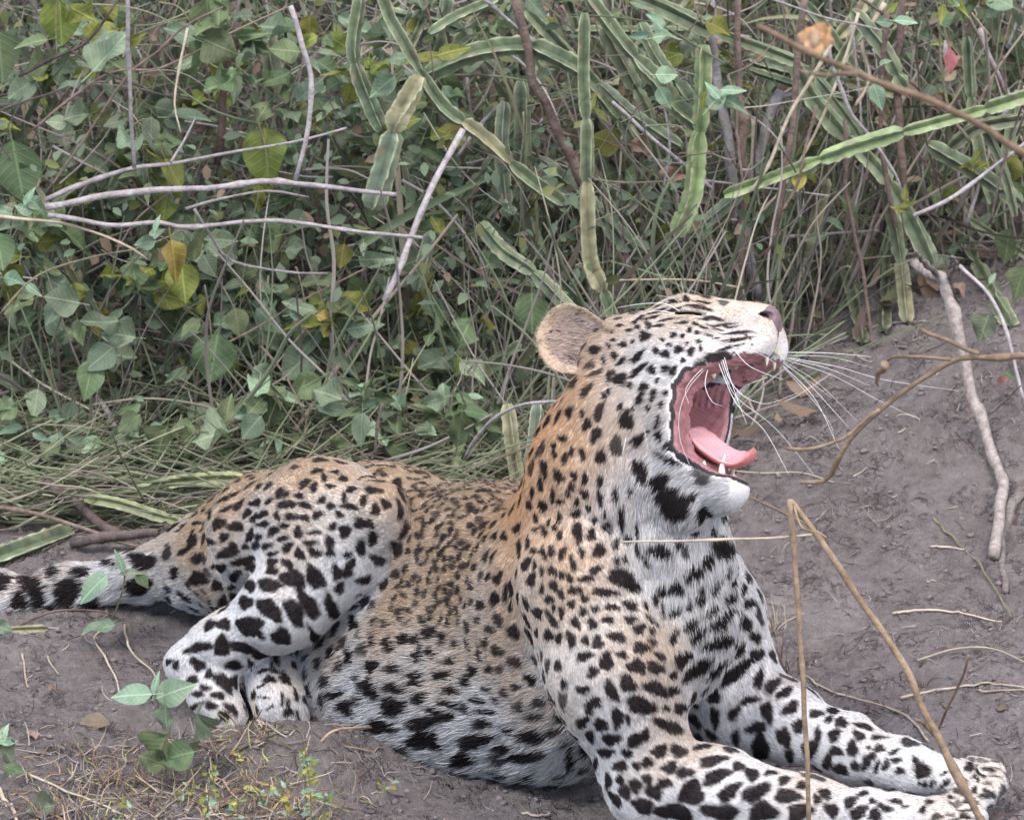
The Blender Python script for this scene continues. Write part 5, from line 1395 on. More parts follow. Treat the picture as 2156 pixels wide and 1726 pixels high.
# fill of the thicket
for i in range(64):
    px = RN.uniform(-60, 960); py = RN.uniform(60, 930)
    Y = RN.uniform(.90, 1.22) if py < 650 else RN.uniform(.80, .98)
    a = RN.uniform(-150, -30); l = RN.uniform(120, 330)
    q = [(px, py), (px + l * .5 * math.cos(R_(a)) + RN.uniform(-25, 25), py + l * .5 * math.sin(R_(a))), (px + l * math.cos(R_(a)), py + l * math.sin(R_(a)))]
    vine(q, Y, Y + .05, near_label("scrambling leafy vine", q[1][0], q[1][1]), auto=RN.randrange(10, 18), size=(40, 96), tones=('green', 'grey', 'grey', 'green', 'grey', 'green', 'olive'), r=2.2, group="scrambling vines of the left thicket")
for i in range(40):
    px = RN.uniform(900, 2200); py = RN.uniform(20, 640)
    Y = RN.uniform(1.12, 1.55)
    a = RN.uniform(-140, -40); l = RN.uniform(100, 260)
    q = [(px, py), (px + l * .5 * math.cos(R_(a)) + RN.uniform(-25, 25), py + l * .5 * math.sin(R_(a))), (px + l * math.cos(R_(a)), py + l * math.sin(R_(a)))]
    vine(q, Y, Y + .05, near_label("thin vine with few leaves", q[1][0], q[1][1]), auto=RN.randrange(5, 10), size=(32, 76), tones=('green', 'grey', 'green', 'grey', 'olive', 'dead'), r=2.0, group="thin vines among the crossing stems")
for i in range(78):
    px = RN.uniform(700, 2200); py = RN.uniform(-40, 430)
    Y = RN.uniform(1.12, 1.65)
    a = RN.gauss(75, 38); l = RN.uniform(150, 380)
    q = [(px, py), (px + l * .5 * math.cos(R_(a)) + RN.uniform(-15, 15), py + l * .5 * math.sin(R_(a))), (px + l * math.cos(R_(a)), py + l * math.sin(R_(a)))]
    succulent(q, RN.uniform(20, 38), Y, Y - .05, RN.choice(('dull', 'dull', 'grey', 'mid', 'mid')), near_label("shaded winged stem deep behind,", q[1][0], q[1][1]), group="shaded succulent stems deep in the thicket")
for i in range(34):
    px = RN.uniform(-20, 2170); py = RN.uniform(20, 600)
    Y = RN.uniform(.98, 1.5)
    a = RN.choice((RN.uniform(-120, -60), RN.uniform(-50, 10), RN.uniform(-170, -130))); l = RN.uniform(160, 420)
    q = [(px, py), (px + l * .5 * math.cos(R_(a)) + RN.uniform(-20, 20), py + l * .5 * math.sin(R_(a)) + RN.uniform(-20, 20)), (px + l * math.cos(R_(a)), py + l * math.sin(R_(a)))]
    lbl = near_label("thin tangled dry twig", q[1][0], q[1][1])
    W("twig", q, RN.uniform(2.2, 4.5), RN.uniform(1.5, 2.5), Y, Y + RN.uniform(-.1, .1), RN.choice((M_GREY, M_BROWN, M_BROWN, M_DARK, M_REED)), lbl, "twig", "thin dry twigs tangled in the thicket", n=14, sides=5)
# low leafy plants along the foot of the thicket, left
for i, (px, py) in enumerate(((30, 960), (110, 930), (205, 985), (300, 905), (395, 960), (500, 935), (610, 905), (700, 925), (800, 890), (860, 930), (940, 880), (60, 880), (560, 840), (760, 830), (1000, 900))):
    y_ = edge_y0((px - 1078) / PPM) + .04
    vine([(px, py + 30), (px + RN.uniform(-20, 20), py - 15), (px + RN.uniform(-45, 45), py - 62)], y_, y_ + .02, near_label("low leafy plant", px, py), auto=RN.randrange(7, 12), size=(34, 80), tones=('green', 'grey', 'green', 'mint', 'green'), r=2.2, name="leafy_plant", cat="plant", group="low leafy plants at the foot of the thicket")
# dry hanging vines and bare stems, centre and right
for i in range(34):
    px = RN.uniform(880, 2170); py = RN.uniform(-40, 260); l = RN.uniform(220, 520); a = RN.gauss(92, 24)
    Y = RN.uniform(1.02, 1.4)
    q = [(px, py), (px + l * .35 * math.cos(R_(a)) + RN.uniform(-30, 30), py + l * .35), (px + l * .7 * math.cos(R_(a)) + RN.uniform(-30, 30), py + l * .7), (px + l * math.cos(R_(a)), py + l * math.sin(R_(a)))]
    W("hanging_vine", q, RN.uniform(2.5, 7), RN.uniform(2, 4.5), Y, Y - .05, RN.choice((M_BROWN, M_BROWN, M_GREY, M_DARK, M_PALESTEM, M_REED)), near_label("bare hanging vine", q[1][0], q[1][1]), "vine", "bare hanging vines of the thicket", n=18, sides=6, wig=.8)
# ------------------------------------------------------------------ tangle of dry stems, grass and litter nobody could count
M_STRAND = mat_attr("dry_strands", "tone", .8, .15, transl=.12)
def strands(name, P0, D, L, bend, rad, tone, label, cat, npt=6):
    """one mass of thin stems as hair curves"""
    n = len(P0)
    D = D / np.linalg.norm(D, axis=1)[:, None]
    pts = np.empty((n, npt, 3))
    p = P0.copy(); d = D.copy(); step = (L / (npt - 1))[:, None]
    for k in range(npt):
        pts[:, k] = p
        d = d + bend * (.35 + .3 * k / npt) + nrg.normal(0, .10, d.shape)
        d /= np.linalg.norm(d, axis=1)[:, None]
        p = p + d * step
        g = ground_h(p[:, 0], p[:, 1]) + .002
        p[:, 2] = np.maximum(p[:, 2], g)
    hc = bpy.data.hair_curves.new(name)
    hc.add_curves([npt] * n)
    hc.attributes["position"].data.foreach_set("vector", pts.astype(np.float32).ravel())
    ra_ = hc.attributes.get("radius") or hc.attributes.new("radius", 'FLOAT', 'POINT')
    prof = np.linspace(1, .45, npt)
    ra_.data.foreach_set("value", (rad[:, None] * prof).astype(np.float32).ravel())
    ca = hc.attributes.new("tone", 'FLOAT_COLOR', 'CURVE')
    C4 = np.ones((n, 4), np.float32); C4[:, :3] = np.clip(tone, 0, 1)
    ca.data.foreach_set("color", C4.ravel())
    hc.materials.append(M_STRAND)
    o = bpy.data.objects.new(name, hc); COL.objects.link(o)
    tag(o, label, cat, kind="stuff")
    return o
def pal(n, cols, wts):
    c = np.array(cols)[nrg.choice(len(cols), n, p=np.array(wts) / np.sum(wts))]
    return c * nrg.uniform(.65, 1.35, n)[:, None]
def edge_y(x):
    u = np.clip((x - .22) / .40, 0, 1)
    return .70 + .56 * u * u * (3 - 2 * u)

def scatter(n, x0, x1, d0, d1, power=1.0):
    x = nrg.uniform(x0, x1, n); y = edge_y(x) + d0 + (d1 - d0) * nrg.random(n) ** power
    return x, y
# 1 upright and leaning dry stems, through the whole thicket
n = 8000
x, y = scatter(n, -1.6, 1.6, .05, 2.0, 1.2)
kp = (x > .0) | (nrg.random(n) < .5); x, y = x[kp], y[kp]; n = len(x)
P0 = np.stack([x, y, ground_h(x, y)], 1)
az = nrg.uniform(0, 2 * np.pi, n); tl = np.abs(nrg.normal(0, .8, n))
D = np.stack([np.sin(tl) * np.cos(az), np.sin(tl) * np.sin(az) * .6 + .1, np.cos(tl)], 1)
strands("dry_stems", P0, D, nrg.uniform(.12, .5, n), nrg.normal(0, .12, (n, 3)), nrg.uniform(.0008, .0030, n) * np.where(nrg.random(n) < .15, 1.6, 1),
        pal(n, ((.20, .185, .165), (.36, .32, .29), (.13, .105, .10), (.17, .20, .125), (.24, .275, .18), (.44, .39, .32)), (3, 3, 2, 4, 3, 2)),
        "mass of thin dry and green stems filling the thicket", "undergrowth")
# 2 crossing twigs hung at all heights
n = 6500
x, y = scatter(n, -1.6, 1.6, .25, 1.7)
z = ground_h(x, y) + nrg.random(n) ** 1.6 * .55
P0 = np.stack([x, y, z], 1)
az = nrg.uniform(0, 2 * np.pi, n)
D = np.stack([np.cos(az), np.sin(az) * .5, nrg.normal(-.05, .45, n)], 1)
strands("tangled_twigs", P0, D, nrg.uniform(.06, .30, n), nrg.normal(0, .3, (n, 3)), nrg.uniform(.0006, .0022, n),
        pal(n, ((.26, .215, .195), (.40, .36, .34), (.15, .12, .11), (.20, .23, .145)), (4, 4, 2, 4)),
        "tangle of fine crossing twigs and tendrils in the thicket", "undergrowth")
# 3 flattened green-grey grass behind the back
n = 3300
px = nrg.uniform(-.85, .06, n); yy = edge_y(px) + nrg.uniform(-.12, .45, n)
P0 = np.stack([px, yy, ground_h(px, yy) + .004 + nrg.random(n) * .05], 1)
az = nrg.normal(.45, .5, n) + np.pi * (nrg.random(n) < .5)
D = np.stack([np.cos(az), np.sin(az) * .5, nrg.normal(.12, .22, n)], 1)
strands("grass", P0, D, nrg.uniform(.07, .24, n), np.tile((0, 0, -.05), (n, 1)) + nrg.normal(0, .06, (n, 3)), nrg.uniform(.0008, .0024, n),
        pal(n, ((.21, .235, .15), (.29, .30, .20), (.37, .345, .26), (.16, .185, .11), (.25, .21, .18)), (4, 3, 2, 3, 2)),
        "flattened grey-green grass lying behind the leopard's back", "grass")
# 4 leaf litter and straw crumbs on the soil
n = 9500
x = nrg.uniform(-.95, .95, n); y = nrg.uniform(-.62, 1.4, n)
dens = np.clip(.25 + .6 * (wob(np.stack([x, y, 0 * x], 1), 7, 4) > .15) + .5 * (y > edge_y(x) - .18) + .6 * ((x < -.1) & (y < -.22)), 0, 1)
kp = nrg.random(n) < dens; x, y = x[kp], y[kp]; n = len(x)
P0 = np.stack([x, y, ground_h(x, y) + .0015], 1)
az = nrg.uniform(0, 2 * np.pi, n)
D = np.stack([np.cos(az), np.sin(az), nrg.uniform(0, .22, n)], 1)
strands("litter", P0, D, nrg.uniform(.006, .05, n) * nrg.uniform(.3, 1, n), nrg.normal(0, .4, (n, 3)), nrg.uniform(.0004, .0012, n),
        pal(n, ((.25, .215, .205), (.34, .29, .26), (.10, .08, .075), (.50, .43, .35)), (4, 2, 5, .7)),
        "bits of straw, root and twig strewn over the soil", "litter", npt=5)
# clods and crumbs of earth
def clods():
    n = 7000
    x = nrg.uniform(-.95, .95, n); y = nrg.uniform(-.62, 1.4, n)
    s = .0011 + .0044 * nrg.random(n) ** 4
    base = bmesh.new(); bmesh.ops.create_icosphere(base, subdivisions=1, radius=1)
    bv = np.array([v.co[:] for v in base.verts]); bf = np.array([[v.index for v in f.verts] for f in base.faces]); base.free()
    z = ground_h(x, y)
    V = bv[None] * s[:, None, None] * nrg.uniform(.45, 1.35, (n, len(bv), 1)) * np.array((1.2, 1.0, .7))
    V = V + np.stack([x, y, z + s * .2], 1)[:, None, :]
    F = bf[None] + (np.arange(n) * len(bv))[:, None, None]
    me = mesh_np("soil_crumbs", V.reshape(-1, 3), F.reshape(-1, 3), smooth=False)
    o = link("soil_crumbs", me, mat_plain("soil_clod", (.175, .152, .150), .95, 60, .3, spec=.1))
    tag(o, "loose crumbs of grey-brown earth over the soil", "soil", kind="stuff")
clods()
n = 1000
px_ = nrg.uniform(-30, 760, n); py_ = nrg.uniform(1560, 1760, n) + np.maximum(0, (px_ - 560) * .3)
kp = nrg.random(n) < np.clip(1.15 - (np.abs(px_ - 380) / 420) ** 2, .15, 1); px_, py_ = px_[kp], py_[kp]; n = len(px_)
G = np.array([atz(a_, b_, 0.01) for a_, b_ in zip(px_, py_)])
P0 = np.stack([G[:, 0], G[:, 1], ground_h(G[:, 0], G[:, 1]) + .001], 1)
az = nrg.uniform(0, 2 * np.pi, n)
D = np.stack([np.cos(az), np.sin(az), np.abs(nrg.normal(.15, .4, n))], 1)
strands("straw_litter", P0, D, nrg.uniform(.010, .055, n), nrg.normal(0, .35, (n, 3)), nrg.uniform(.0005, .0015, n),
        pal(n, ((.50, .35, .22), (.58, .46, .33), (.36, .36, .17), (.26, .18, .14), (.17, .14, .13), (.36, .31, .29)), (2, 1.5, 2, 3, 4, 3)),
        "golden straw, stubble and dry scraps in front of the mound", "litter", npt=5)
# dead leaves on the floor of the thicket
def dead_leaves():
    n = 900
    x = nrg.uniform(-1.2, 1.2, n); y = edge_y(x) + nrg.uniform(-.12, 1.2, n)
    V, F, C = [], [], []
    for i in range(n):
        L = nrg.uniform(.012, .04); w_ = L * nrg.uniform(.25, .5)
        a = nrg.uniform(0, 6.28); ca, sa = math.cos(a), math.sin(a)
        z0 = gz(x[i], y[i]) + .004 + nrg.random() * .03
        tilt = nrg.normal(0, .35, 2)
        k = len(V)
        for (u, v, h) in ((-L, 0, .2), (-L * .3, w_, 0), (-L * .3, -w_, .0), (0, 0, -.1), (L * .4, w_ * .8, .15), (L * .4, -w_ * .8, .1), (L, 0, .35)):
            V.append((x[i] + u * ca - v * sa, y[i] + u * sa + v * ca, z0 + h * L + tilt[0] * u + tilt[1] * v))
        for f in ([0, 2, 3, 1], [1, 3, 4], [2, 5, 3], [3, 5, 6, 4]): F.append([k + q for q in f])
        c = np.array(((.23, .165, .12), (.33, .25, .18), (.16, .12, .10), (.17, .18, .09))[nrg.integers(4)]) * nrg.uniform(.7, 1.25)
        C += [c] * 7
    me = mesh_np("leaf_litter", np.array(V), F, smooth=False)
    set_color(me, "tone", np.array(C))
    o = link("leaf_litter", me, mat_attr("dead_leaf", "tone", .8, .15, transl=.15))
    tag(o, "brown fallen leaves on the floor of the thicket", "litter", kind="stuff")
dead_leaves()

# small leaves too fine to pick out, through the thicket
def small_leaves():
    n = 20000
    x = nrg.uniform(-1.3, 1.3, n); d_ = .15 + 1.1 * nrg.random(n)
    kp = (x < .1) | (nrg.random(n) < .55); x, d_ = x[kp], d_[kp]; n = len(x)
    y = edge_y(x) + d_
    z = ground_h(x, y) + .01 + nrg.random(n) ** 1.3 * (.45 - .12 * (x > .1))
    L = nrg.uniform(.010, .030, n)
    ax = nrg.normal(0, 1, (n, 3)) + np.array((0, 0, -.5)); ax /= np.linalg.norm(ax, axis=1)[:, None]
    nn = nrg.normal(0, .6, (n, 3)) + TOCAM * .7 + np.array((0, 0, .6))
    sx = np.cross(ax, nn); sx /= np.linalg.norm(sx, axis=1)[:, None]; nz_ = np.cross(sx, ax)
    c = np.stack([x, y, z], 1)
    prof = ((0, 0, 0), (.35, .27, .05), (.35, -.27, .05), (.45, 0, -.02), (.75, .2, .0), (.75, -.2, .0), (1, 0, -.12))
    V = np.stack([c + ax * (a * L)[:, None] + sx * (b_ * L)[:, None] + nz_ * (e * L)[:, None] for a, b_, e in prof], 1)
    f = np.array([[0, 2, 3], [0, 3, 1], [1, 3, 4], [2, 5, 3], [3, 5, 6], [3, 6, 4]])
    F = (f[None] + (np.arange(n) * 7)[:, None, None]).reshape(-1, 3)
    me = mesh_np("foliage", V.reshape(-1, 3), F, smooth=False)
    C = pal(n, ((.13, .185, .115), (.18, .235, .155), (.21, .23, .09), (.25, .19, .14)), (4, 4, 1.5, 1.5))
    set_color(me, "tone", np.repeat(C, 7, 0))
    o = link("foliage", me, mat_attr("small_leaf", "tone", .6, .25, transl=.28))
    tag(o, "mass of small grey-green leaves through the thicket", "foliage", kind="stuff")
small_leaves()
# strap-like blades, standing, leaning and broken
def blades():
    n = 1900
    x = nrg.uniform(-1.3, 1.4, n); kp = (x > -.15) | (nrg.random(n) < .35); x = x[kp]; n = len(x)
    y = edge_y(x) + .22 + 1.0 * nrg.random(n)
    z = ground_h(x, y) + np.where(nrg.random(n) < .55, 0, nrg.random(n) * .3)
    L = nrg.uniform(.10, .36, n); wd = nrg.uniform(.0022, .0075, n)
    az = nrg.uniform(0, 6.283, n); tl = np.abs(nrg.normal(0, .75, n))
    d = np.stack([np.sin(tl) * np.cos(az), np.sin(tl) * np.sin(az) * .6, np.cos(tl)], 1)
    bend = nrg.normal(0, .35, (n, 3)); bend[:, 2] -= .25
    side = np.cross(d, nrg.normal(0, .5, (n, 3)) + TOCAM); side /= np.linalg.norm(side, axis=1)[:, None]
    nr = np.cross(side, d)
    V = []
    for t in np.linspace(0, 1, 7):
        c = np.stack([x, y, z], 1) + d * (L * t)[:, None] + bend * (L * t * t)[:, None] * .6
        c[:, 2] = np.maximum(c[:, 2], ground_h(c[:, 0], c[:, 1]) + .003)
        w_ = (wd * (1 - .75 * t ** 3))[:, None]
        V += [c + side * w_, c - nr * w_ * .5, c - side * w_]
    V = np.stack(V, 1)
    f = np.array([[r * 3 + k, r * 3 + k + 1, r * 3 + k + 4, r * 3 + k + 3] for r in range(6) for k in range(2)])
    F = (f[None] + (np.arange(n) * 21)[:, None, None]).reshape(-1, 4)
    me = mesh_np("strap_blades", V.reshape(-1, 3), F)
    C = pal(n, ((.155, .20, .115), (.20, .245, .15), (.25, .255, .15), (.34, .30, .23), (.23, .185, .15)), (4, 3, 2, 2.2, 2.2))
    set_color(me, "tone", np.repeat(C, 21, 0))
    o = link("strap_blades", me, mat_attr("strap_blade", "tone", .6, .25, transl=.2))
    tag(o, "mass of green and dry strap-like blades between the stems", "undergrowth", kind="stuff")
blades()

# ------------------------------------------------------------------ foreground
W("dry_stalk", [(1664, 1052), (1730, 1140), (1800, 1245), (1855, 1325), (1905, 1405), (1942, 1490), (1975, 1550), (2020, 1640), (2085, 1760)], 6.5, 8.5, -.52, -.62, M_STRAW, "thick broken straw stalk leaning down across the far paw", "stalk", wig=.2,
  forks=[([(1972, 1545), (1995, 1490), (2020, 1440), (2040, 1380)], 3, 3), ([(1975, 1552), (1950, 1530), (1928, 1512)], 5, 3), ([(1668, 1056), (1690, 1110), (1720, 1120)], 2.5, 1.5)])
W("dry_stalk", [(1664, 1050), (1672, 1150), (1682, 1280), (1690, 1400), (1697, 1520), (1706, 1760)], 5.5, 5, -.53, -.58, M_STRAW, "thin upright straw stalk in front of the foreleg", "stalk", wig=.3)
W("dry_stalk", [(1305, 1141), (1400, 1139), (1500, 1137), (1620, 1131), (1715, 1124)], 2.4, 3.0, -.56, -.53, M_REED, "thin level straw crossing in front of the chest", "straw", wig=.4)
W("dry_stalk", [(1560, 1040), (1620, 1065), (1690, 1100), (1740, 1130)], 2.2, 2.4, -.2, -.3, M_STRAW, "thin slanting straw behind the broken stalk's tip", "straw", wig=.4)
W("dry_twig", [(2190, 748), (2100, 748), (2050, 750), (2000, 760), (1920, 810), (1850, 862), (1800, 910), (1765, 960), (1740, 1004), (1685, 1010)], 6, 4.5, -.9, -.8, M_STRAW, "blurred straw-coloured twig reaching in from the right edge", "twig",
  forks=[([(2000, 756), (1940, 752), (1880, 752), (1862, 770)], 3.5, 3), ([(2060, 745), (2000, 720), (1940, 692)], 4.5, 4), ([(1850, 862), (1770, 925), (1700, 945), (1660, 944)], 4, 3.5), ([(1862, 768), (1852, 790), (1846, 812)], 9, 2)])
W("dry_twig", [(1600, 55), (1680, 100), (1780, 148), (1900, 192), (2000, 235), (2080, 275), (2180, 345)], 4, 6, -2.2, -2.0, M_STRAW, "blurred straw twig slanting across the top right corner", "twig",
  forks=[([(1800, 155), (1740, 158), (1685, 150)], 4, 3)])
# the dried flower on it
def dried_flower():
    c = at(1716, 82, -2.08)
    root = empty("dried_flower", c); tag(root, "blurred orange dried flower head near the top right", "flower")
    m = mat_plain("dried_petal", (.72, .36, .16), .7, 60, .2, col2=(.85, .58, .34), transl=.3)
    for i in range(9):
        a = i * 2.4; d = norm(RT * math.cos(a) + UP * (math.sin(a) * .8 + .35) + TOCAM * RN.uniform(-.3, .5))
        L = RN.uniform(16, 30) * PX
        s_ = norm(np.cross(d, TOCAM)); nn = np.cross(d, s_)
        V = []
        for t, w_ in ((0, .15), (.35, .42), (.7, .40), (1, .08)):
            for k in (-1, 0, 1):
                V.append(d * L * t + s_ * (k * w_ * L) + nn * ((abs(k) * .18 - .25 * t * t) * L))
        F = [[r * 3 + k, r * 3 + k + 1, r * 3 + k + 4, r * 3 + k + 3] for r in range(3) for k in range(2)]
        link("petal", mesh_np("petal", np.array(V), F), m, root)
    V, F = tube(np.array([d_ * 1.0 for d_ in (UP * -.012, UP * 0, UP * .008)]), np.array((.003, .006, .004)), 7)
    link("calyx", mesh_np("calyx", V, F), M_STRAW, root)
dried_flower()

def root_pt(px, py, dz=0.0):
    p = atz(px, py, 0.0)
    for _ in range(4):
        p = atz(px, py, gz(p[0], p[1]) + dz)
    return p
def gy(px, py): return float(root_pt(px, py)[1])

# broad-leaved seedling before the hind foot
y0 = gy(345, 1640)
vine([(352, 1640), (350, 1560), (338, 1500), (330, 1455)], y0, y0 + .02, "broad-leaved green seedling standing before the hind foot", [
    (275, 1462, y0, 92, 178, 'mint', 1), (370, 1455, y0 + .01, 88, -20, 'mint', 0), (328, 1436, y0, 50, -80, 'mint', 3), (349, 1512, y0 - .02, 58, 88, 'grey', 2), (411, 1545, y0, 88, 95, 'grey', 2),
    (335, 1580, y0 - .02, 80, 120, 'green', 2), (372, 1592, y0 - .03, 76, 165, 'green', 2), (320, 1600, y0 - .03, 62, 200, 'green', 2)], r=3.4, name="seedling", cat="plant", group=None)
yt = gy(262, 1345)
vine([(232, 1335), (248, 1270), (262, 1215), (258, 1195)], yt, yt - .02, "small green sprout standing in front of the tail", [
    (193, 1238, yt - .03, 92, 140, 'mint', 1), (300, 1222, yt - .02, 44, 50, 'green', 0), (252, 1180, yt - .02, 56, -110, 'mint', 3), (275, 1205, yt - .02, 50, -10, 'grey', 3), (205, 1322, yt - .03, 80, 170, 'grey', 0)], r=2.8, name="seedling", cat="plant", group=None)
y1 = gy(20, 1345)
vine([(-20, 1345), (-5, 1330), (10, 1318)], y1, y1, "pale green leaf tip at the left edge below the tail", [(8, 1322, y1 - .01, 46, 20, 'mint', 2)], name="seedling", cat="plant", group=None)
y2 = gy(10, 1640)
vine([(-10, 1660), (0, 1600), (5, 1540)], y2, y2, "leafy seedling cut by the left edge near the bottom", [(15, 1585, y2, 60, 60, 'grey', 2), (5, 1545, y2, 50, -60, 'mint', 1), (30, 1620, y2 - .02, 50, 20, 'green', 4), (85, 1700, y2 - .08, 62, 170, 'grey', 2), (20, 1560, y2, 40, 0, 'mint', 3)], name="seedling", cat="plant", group=None)

# yellow-green weeds with small leaves
def weed(px, py, h, n, label, tone='olive', sz=(9, 20), lean=0):
    y_ = gy(px, py)
    pts = [(px, py), (px + lean * .4, py - h * .5), (px + lean, py - h)]
    lv = []
    for i in range(n):
        t = RN.uniform(.12, 1)
        lv.append((px + lean * t + RN.uniform(-16, 16), py - h * t + RN.uniform(-6, 6), y_ + RN.uniform(-.012, .012), RN.uniform(*sz), RN.choice((RN.uniform(-70, 20), RN.uniform(160, 250))), RN.choice((tone, 'mint', 'olive', 'mint', 'yellow')), RN.choice((0, 1, 3))))
    vine(pts, y_, y_, label, lv, r=2.2, name="weed", cat="weed", group="yellow-green weeds in front")
weed(640, 1720, 130, 20, "tallest yellow-green weed in front of the mound", lean=8)
weed(610, 1740, 90, 14, "yellow-green weed at the bottom edge, leaning left of the tallest", lean=-20)
weed(672, 1735, 70, 12, "short weed at the bottom edge right of the tallest", lean=15)
weed(500, 1610, 34, 6, "tiny weed on the face of the mound", lean=4)
weed(455, 1690, 90, 12, "thin yellow weed right of the seedling", lean=-12)
weed(560, 1700, 60, 10, "low yellow weed left of the tallest weed", lean=10)
weed(800, 1690, 50, 6, "small weed on bare soil right of the mound", lean=18)
weed(390, 1700, 50, 9, "yellow weed under the seedling's leaves", lean=8)
weed(655, 1745, 170, 26, "broad yellow-green weed behind the tallest one's foot", lean=-6)
weed(430, 1745, 80, 14, "yellow weed at the bottom edge below the seedling", lean=14)
weed(500, 1745, 70, 14, "weed at the bottom edge between straw tuft and seedling", lean=-8)
weed(250, 1745, 60, 10, "low weed at the bottom left among dry tufts", lean=10, tone='grey')

def tuft(px, py, n, h, label, spread=26, mat=M_STRAW):
    b0 = root_pt(px, py)
    root = empty("grass_tuft", b0); tag(root, label, "grass tuft", "dry grass tufts in front")
    for i in range(n):
        b = root_pt(px + RN.uniform(-spread, spread), py + RN.uniform(-10, 10))
        L = h * RN.uniform(.5, 1.1) * PX
        d = norm((RN.gauss(0, .22), RN.gauss(0, .2), 1))
        bend = np.array((RN.gauss(0, .35), RN.gauss(0, .2), -.12))
        P = np.array([b + d * L * t + bend * L * t * t for t in np.linspace(0, 1, 6)])
        V, F = tube(P - b0, np.linspace(2.0, .6, 6) * PX, 4)
        link("blade", mesh_np("blade", V, F), mat, root)
tuft(232, 1655, 16, 66, "dry orange grass tuft left of the seedling")
tuft(285, 1660, 14, 82, "dry grass tuft right against the seedling's stem")
tuft(1655, 1420, 16, 90, "dry root tuft on the soil behind the far foreleg", 30, M_BROWN)
tuft(1640, 1330, 10, 70, "pale dry tuft sticking up beside the far shoulder", 18, M_REED)
tuft(120, 1720, 14, 60, "dry grass tuft at the bottom left edge", 50)
tuft(520, 1715, 14, 46, "straw tuft at the bottom edge below the mound", 60)

# straws and rootlets lying on the soil
def lying(pts, r, mat, label, name="straw", cat="straw", dz=.004, arch=0.0):
    P = np.array([root_pt(x, y, dz) for x, y in pts])
    P = smoothpath(P, 22)
    t = np.linspace(0, 1, 22)
    P[:, 2] += arch * np.sin(math.pi * t)
    g = ground_h(P[:, 0], P[:, 1]) + r * PX
    P[:, 2] = np.maximum(P[:, 2], g)
    P += np.stack([wob(P, 40, RN.random() * 9), wob(P, 40, 4), 0 * t], 1) * r * PX * .6
    V, F = tube(P, np.linspace(r, r * .6, 22) * PX, 6)
    o = link(name, mesh_np(name, V, F), mat); tag(o, label, cat)
    return o
lying([(1955, 1560), (1895, 1500), (1750, 1455), (1690, 1420)], 3.2, M_REED, "curved straw on the soil behind the far foreleg")
lying([(1895, 1470), (1940, 1458), (2040, 1444), (2120, 1442), (2170, 1450)], 3.4, M_REED, "long pale straw on the soil near the right edge")
lying([(2060, 1456), (2110, 1453), (2170, 1452)], 3, M_REED, "short pale straw lying along the long one at the right edge")
lying([(1880, 1290), (1960, 1284), (2040, 1294), (2110, 1310)], 3, M_REED, "pale straw on the soil right of the broken stalk")
lying([(1930, 1390), (2010, 1376), (2090, 1375), (2170, 1400)], 2.8, M_REED, "arched straw on the soil between the two long pale ones", arch=.008)
lying([(1965, 1098), (2010, 1140), (2060, 1190), (2095, 1240), (2130, 1300)], 3.4, M_PALESTEM, "greenish straw slanting beside the gnarled branch's foot")
lying([(1960, 1150), (2000, 1152), (2030, 1156)], 3, M_REED, "short pale straw above the middle of the bare soil")
lying([(675, 1560), (700, 1552), (760, 1548), (815, 1550), (822, 1560)], 3.4, M_STRAW, "orange root lying under the belly beside the mound", "rootlet", "root", arch=.012)
lying([(720, 1570), (770, 1578), (805, 1600)], 2.6, M_STRAW, "short orange rootlet on the right slope of the mound", "rootlet", "root")
lying([(460, 1625), (500, 1600), (570, 1585), (630, 1592), (650, 1625)], 2.8, M_PALESTEM, "thin yellow runner arching over the mound", "runner", "runner", arch=.02)
lying([(0, 1335), (80, 1310), (150, 1300), (240, 1305), (262, 1320)], 3.2, M_BROWN, "brown runner lying along the underside of the tail", "runner", "runner", arch=.012)
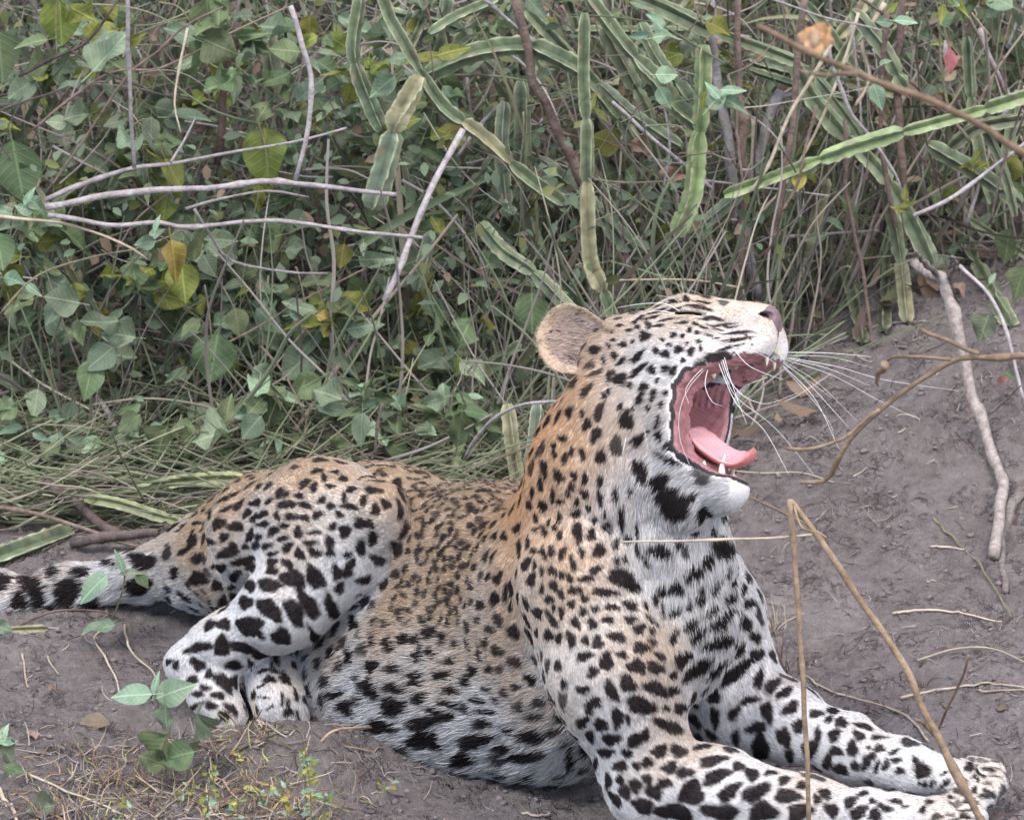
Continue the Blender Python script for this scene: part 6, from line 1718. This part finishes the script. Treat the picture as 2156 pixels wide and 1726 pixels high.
lying([(262, 1318), (275, 1380), (320, 1425), (335, 1440)], 3, M_REED, "pale runner curving from the tail to the seedling", "runner", "runner", arch=.01)
lying([(215, 1320), (200, 1355), (225, 1400), (245, 1440), (255, 1470)], 2.8, M_REED, "wavy pale runner left of the one reaching the seedling", "runner", "runner", arch=.008)
lying([(46, 1380), (54, 1420), (58, 1455)], 2.6, M_REED, "short white straw on the soil at left")
lying([(100, 1380), (112, 1405), (122, 1420)], 2.4, M_REED, "tiny curved straw beside the short white one")
lying([(-15, 1650), (10, 1680), (40, 1740)], 6, M_REED, "thick bleached stem in the bottom left corner", "dry_stalk", "stalk")
lying([(40, 1620), (130, 1660), (230, 1700), (300, 1740)], 3, M_REED, "long pale straw slanting at the bottom left")
lying([(1098, 1712), (1130, 1716), (1160, 1713)], 3.4, M_REED, "white straw fragment near the bottom edge under the belly")
lying([(330, 1720), (360, 1690), (410, 1660)], 3, M_REED, "short straw leaning beside the yellow weed")
# dead leaves lying in front
def fallen(px, py, ln, ang, tone, label):
    p = root_pt(px, py, .006)
    root = empty("fallen_leaf", p); tag(root, label, "leaf")
    d = norm((math.cos(R_(ang)), -math.sin(R_(ang)), RN.uniform(.0, .25)))
    leaf(root, p - d * ln * PX * .5, d, np.array((RN.gauss(0, .3), -.35, 1.0)), ln * PX, tone, RN.choice((0, 1, 3)))
fallen(200, 1520, 70, 20, 'dead', "grey curled leaf on the soil left of the seedling")
fallen(70, 1545, 44, 70, 'dead', "brown folded leaf on the soil near the left edge")
fallen(112, 1448, 24, 10, 'dead', "tiny orange leaf scrap on the soil below the tail")
fallen(530, 1660, 46, 15, 'yellow', "bright dry leaf scrap under the yellow weeds")
fallen(470, 1690, 40, 160, 'dead', "brown dry leaf among the yellow weeds")
fallen(600, 1675, 30, 40, 'dead', "small brown leaf at the foot of the tallest weed")
fallen(250, 1690, 40, 120, 'dead', "brown leaf between the dry tufts at the bottom left")
fallen(545, 1560, 22, 0, 'dead', "leaf scrap on top of the mound")
fallen(2110, 1490, 30, 20, 'dead', "leaf scrap on the soil at the right edge")
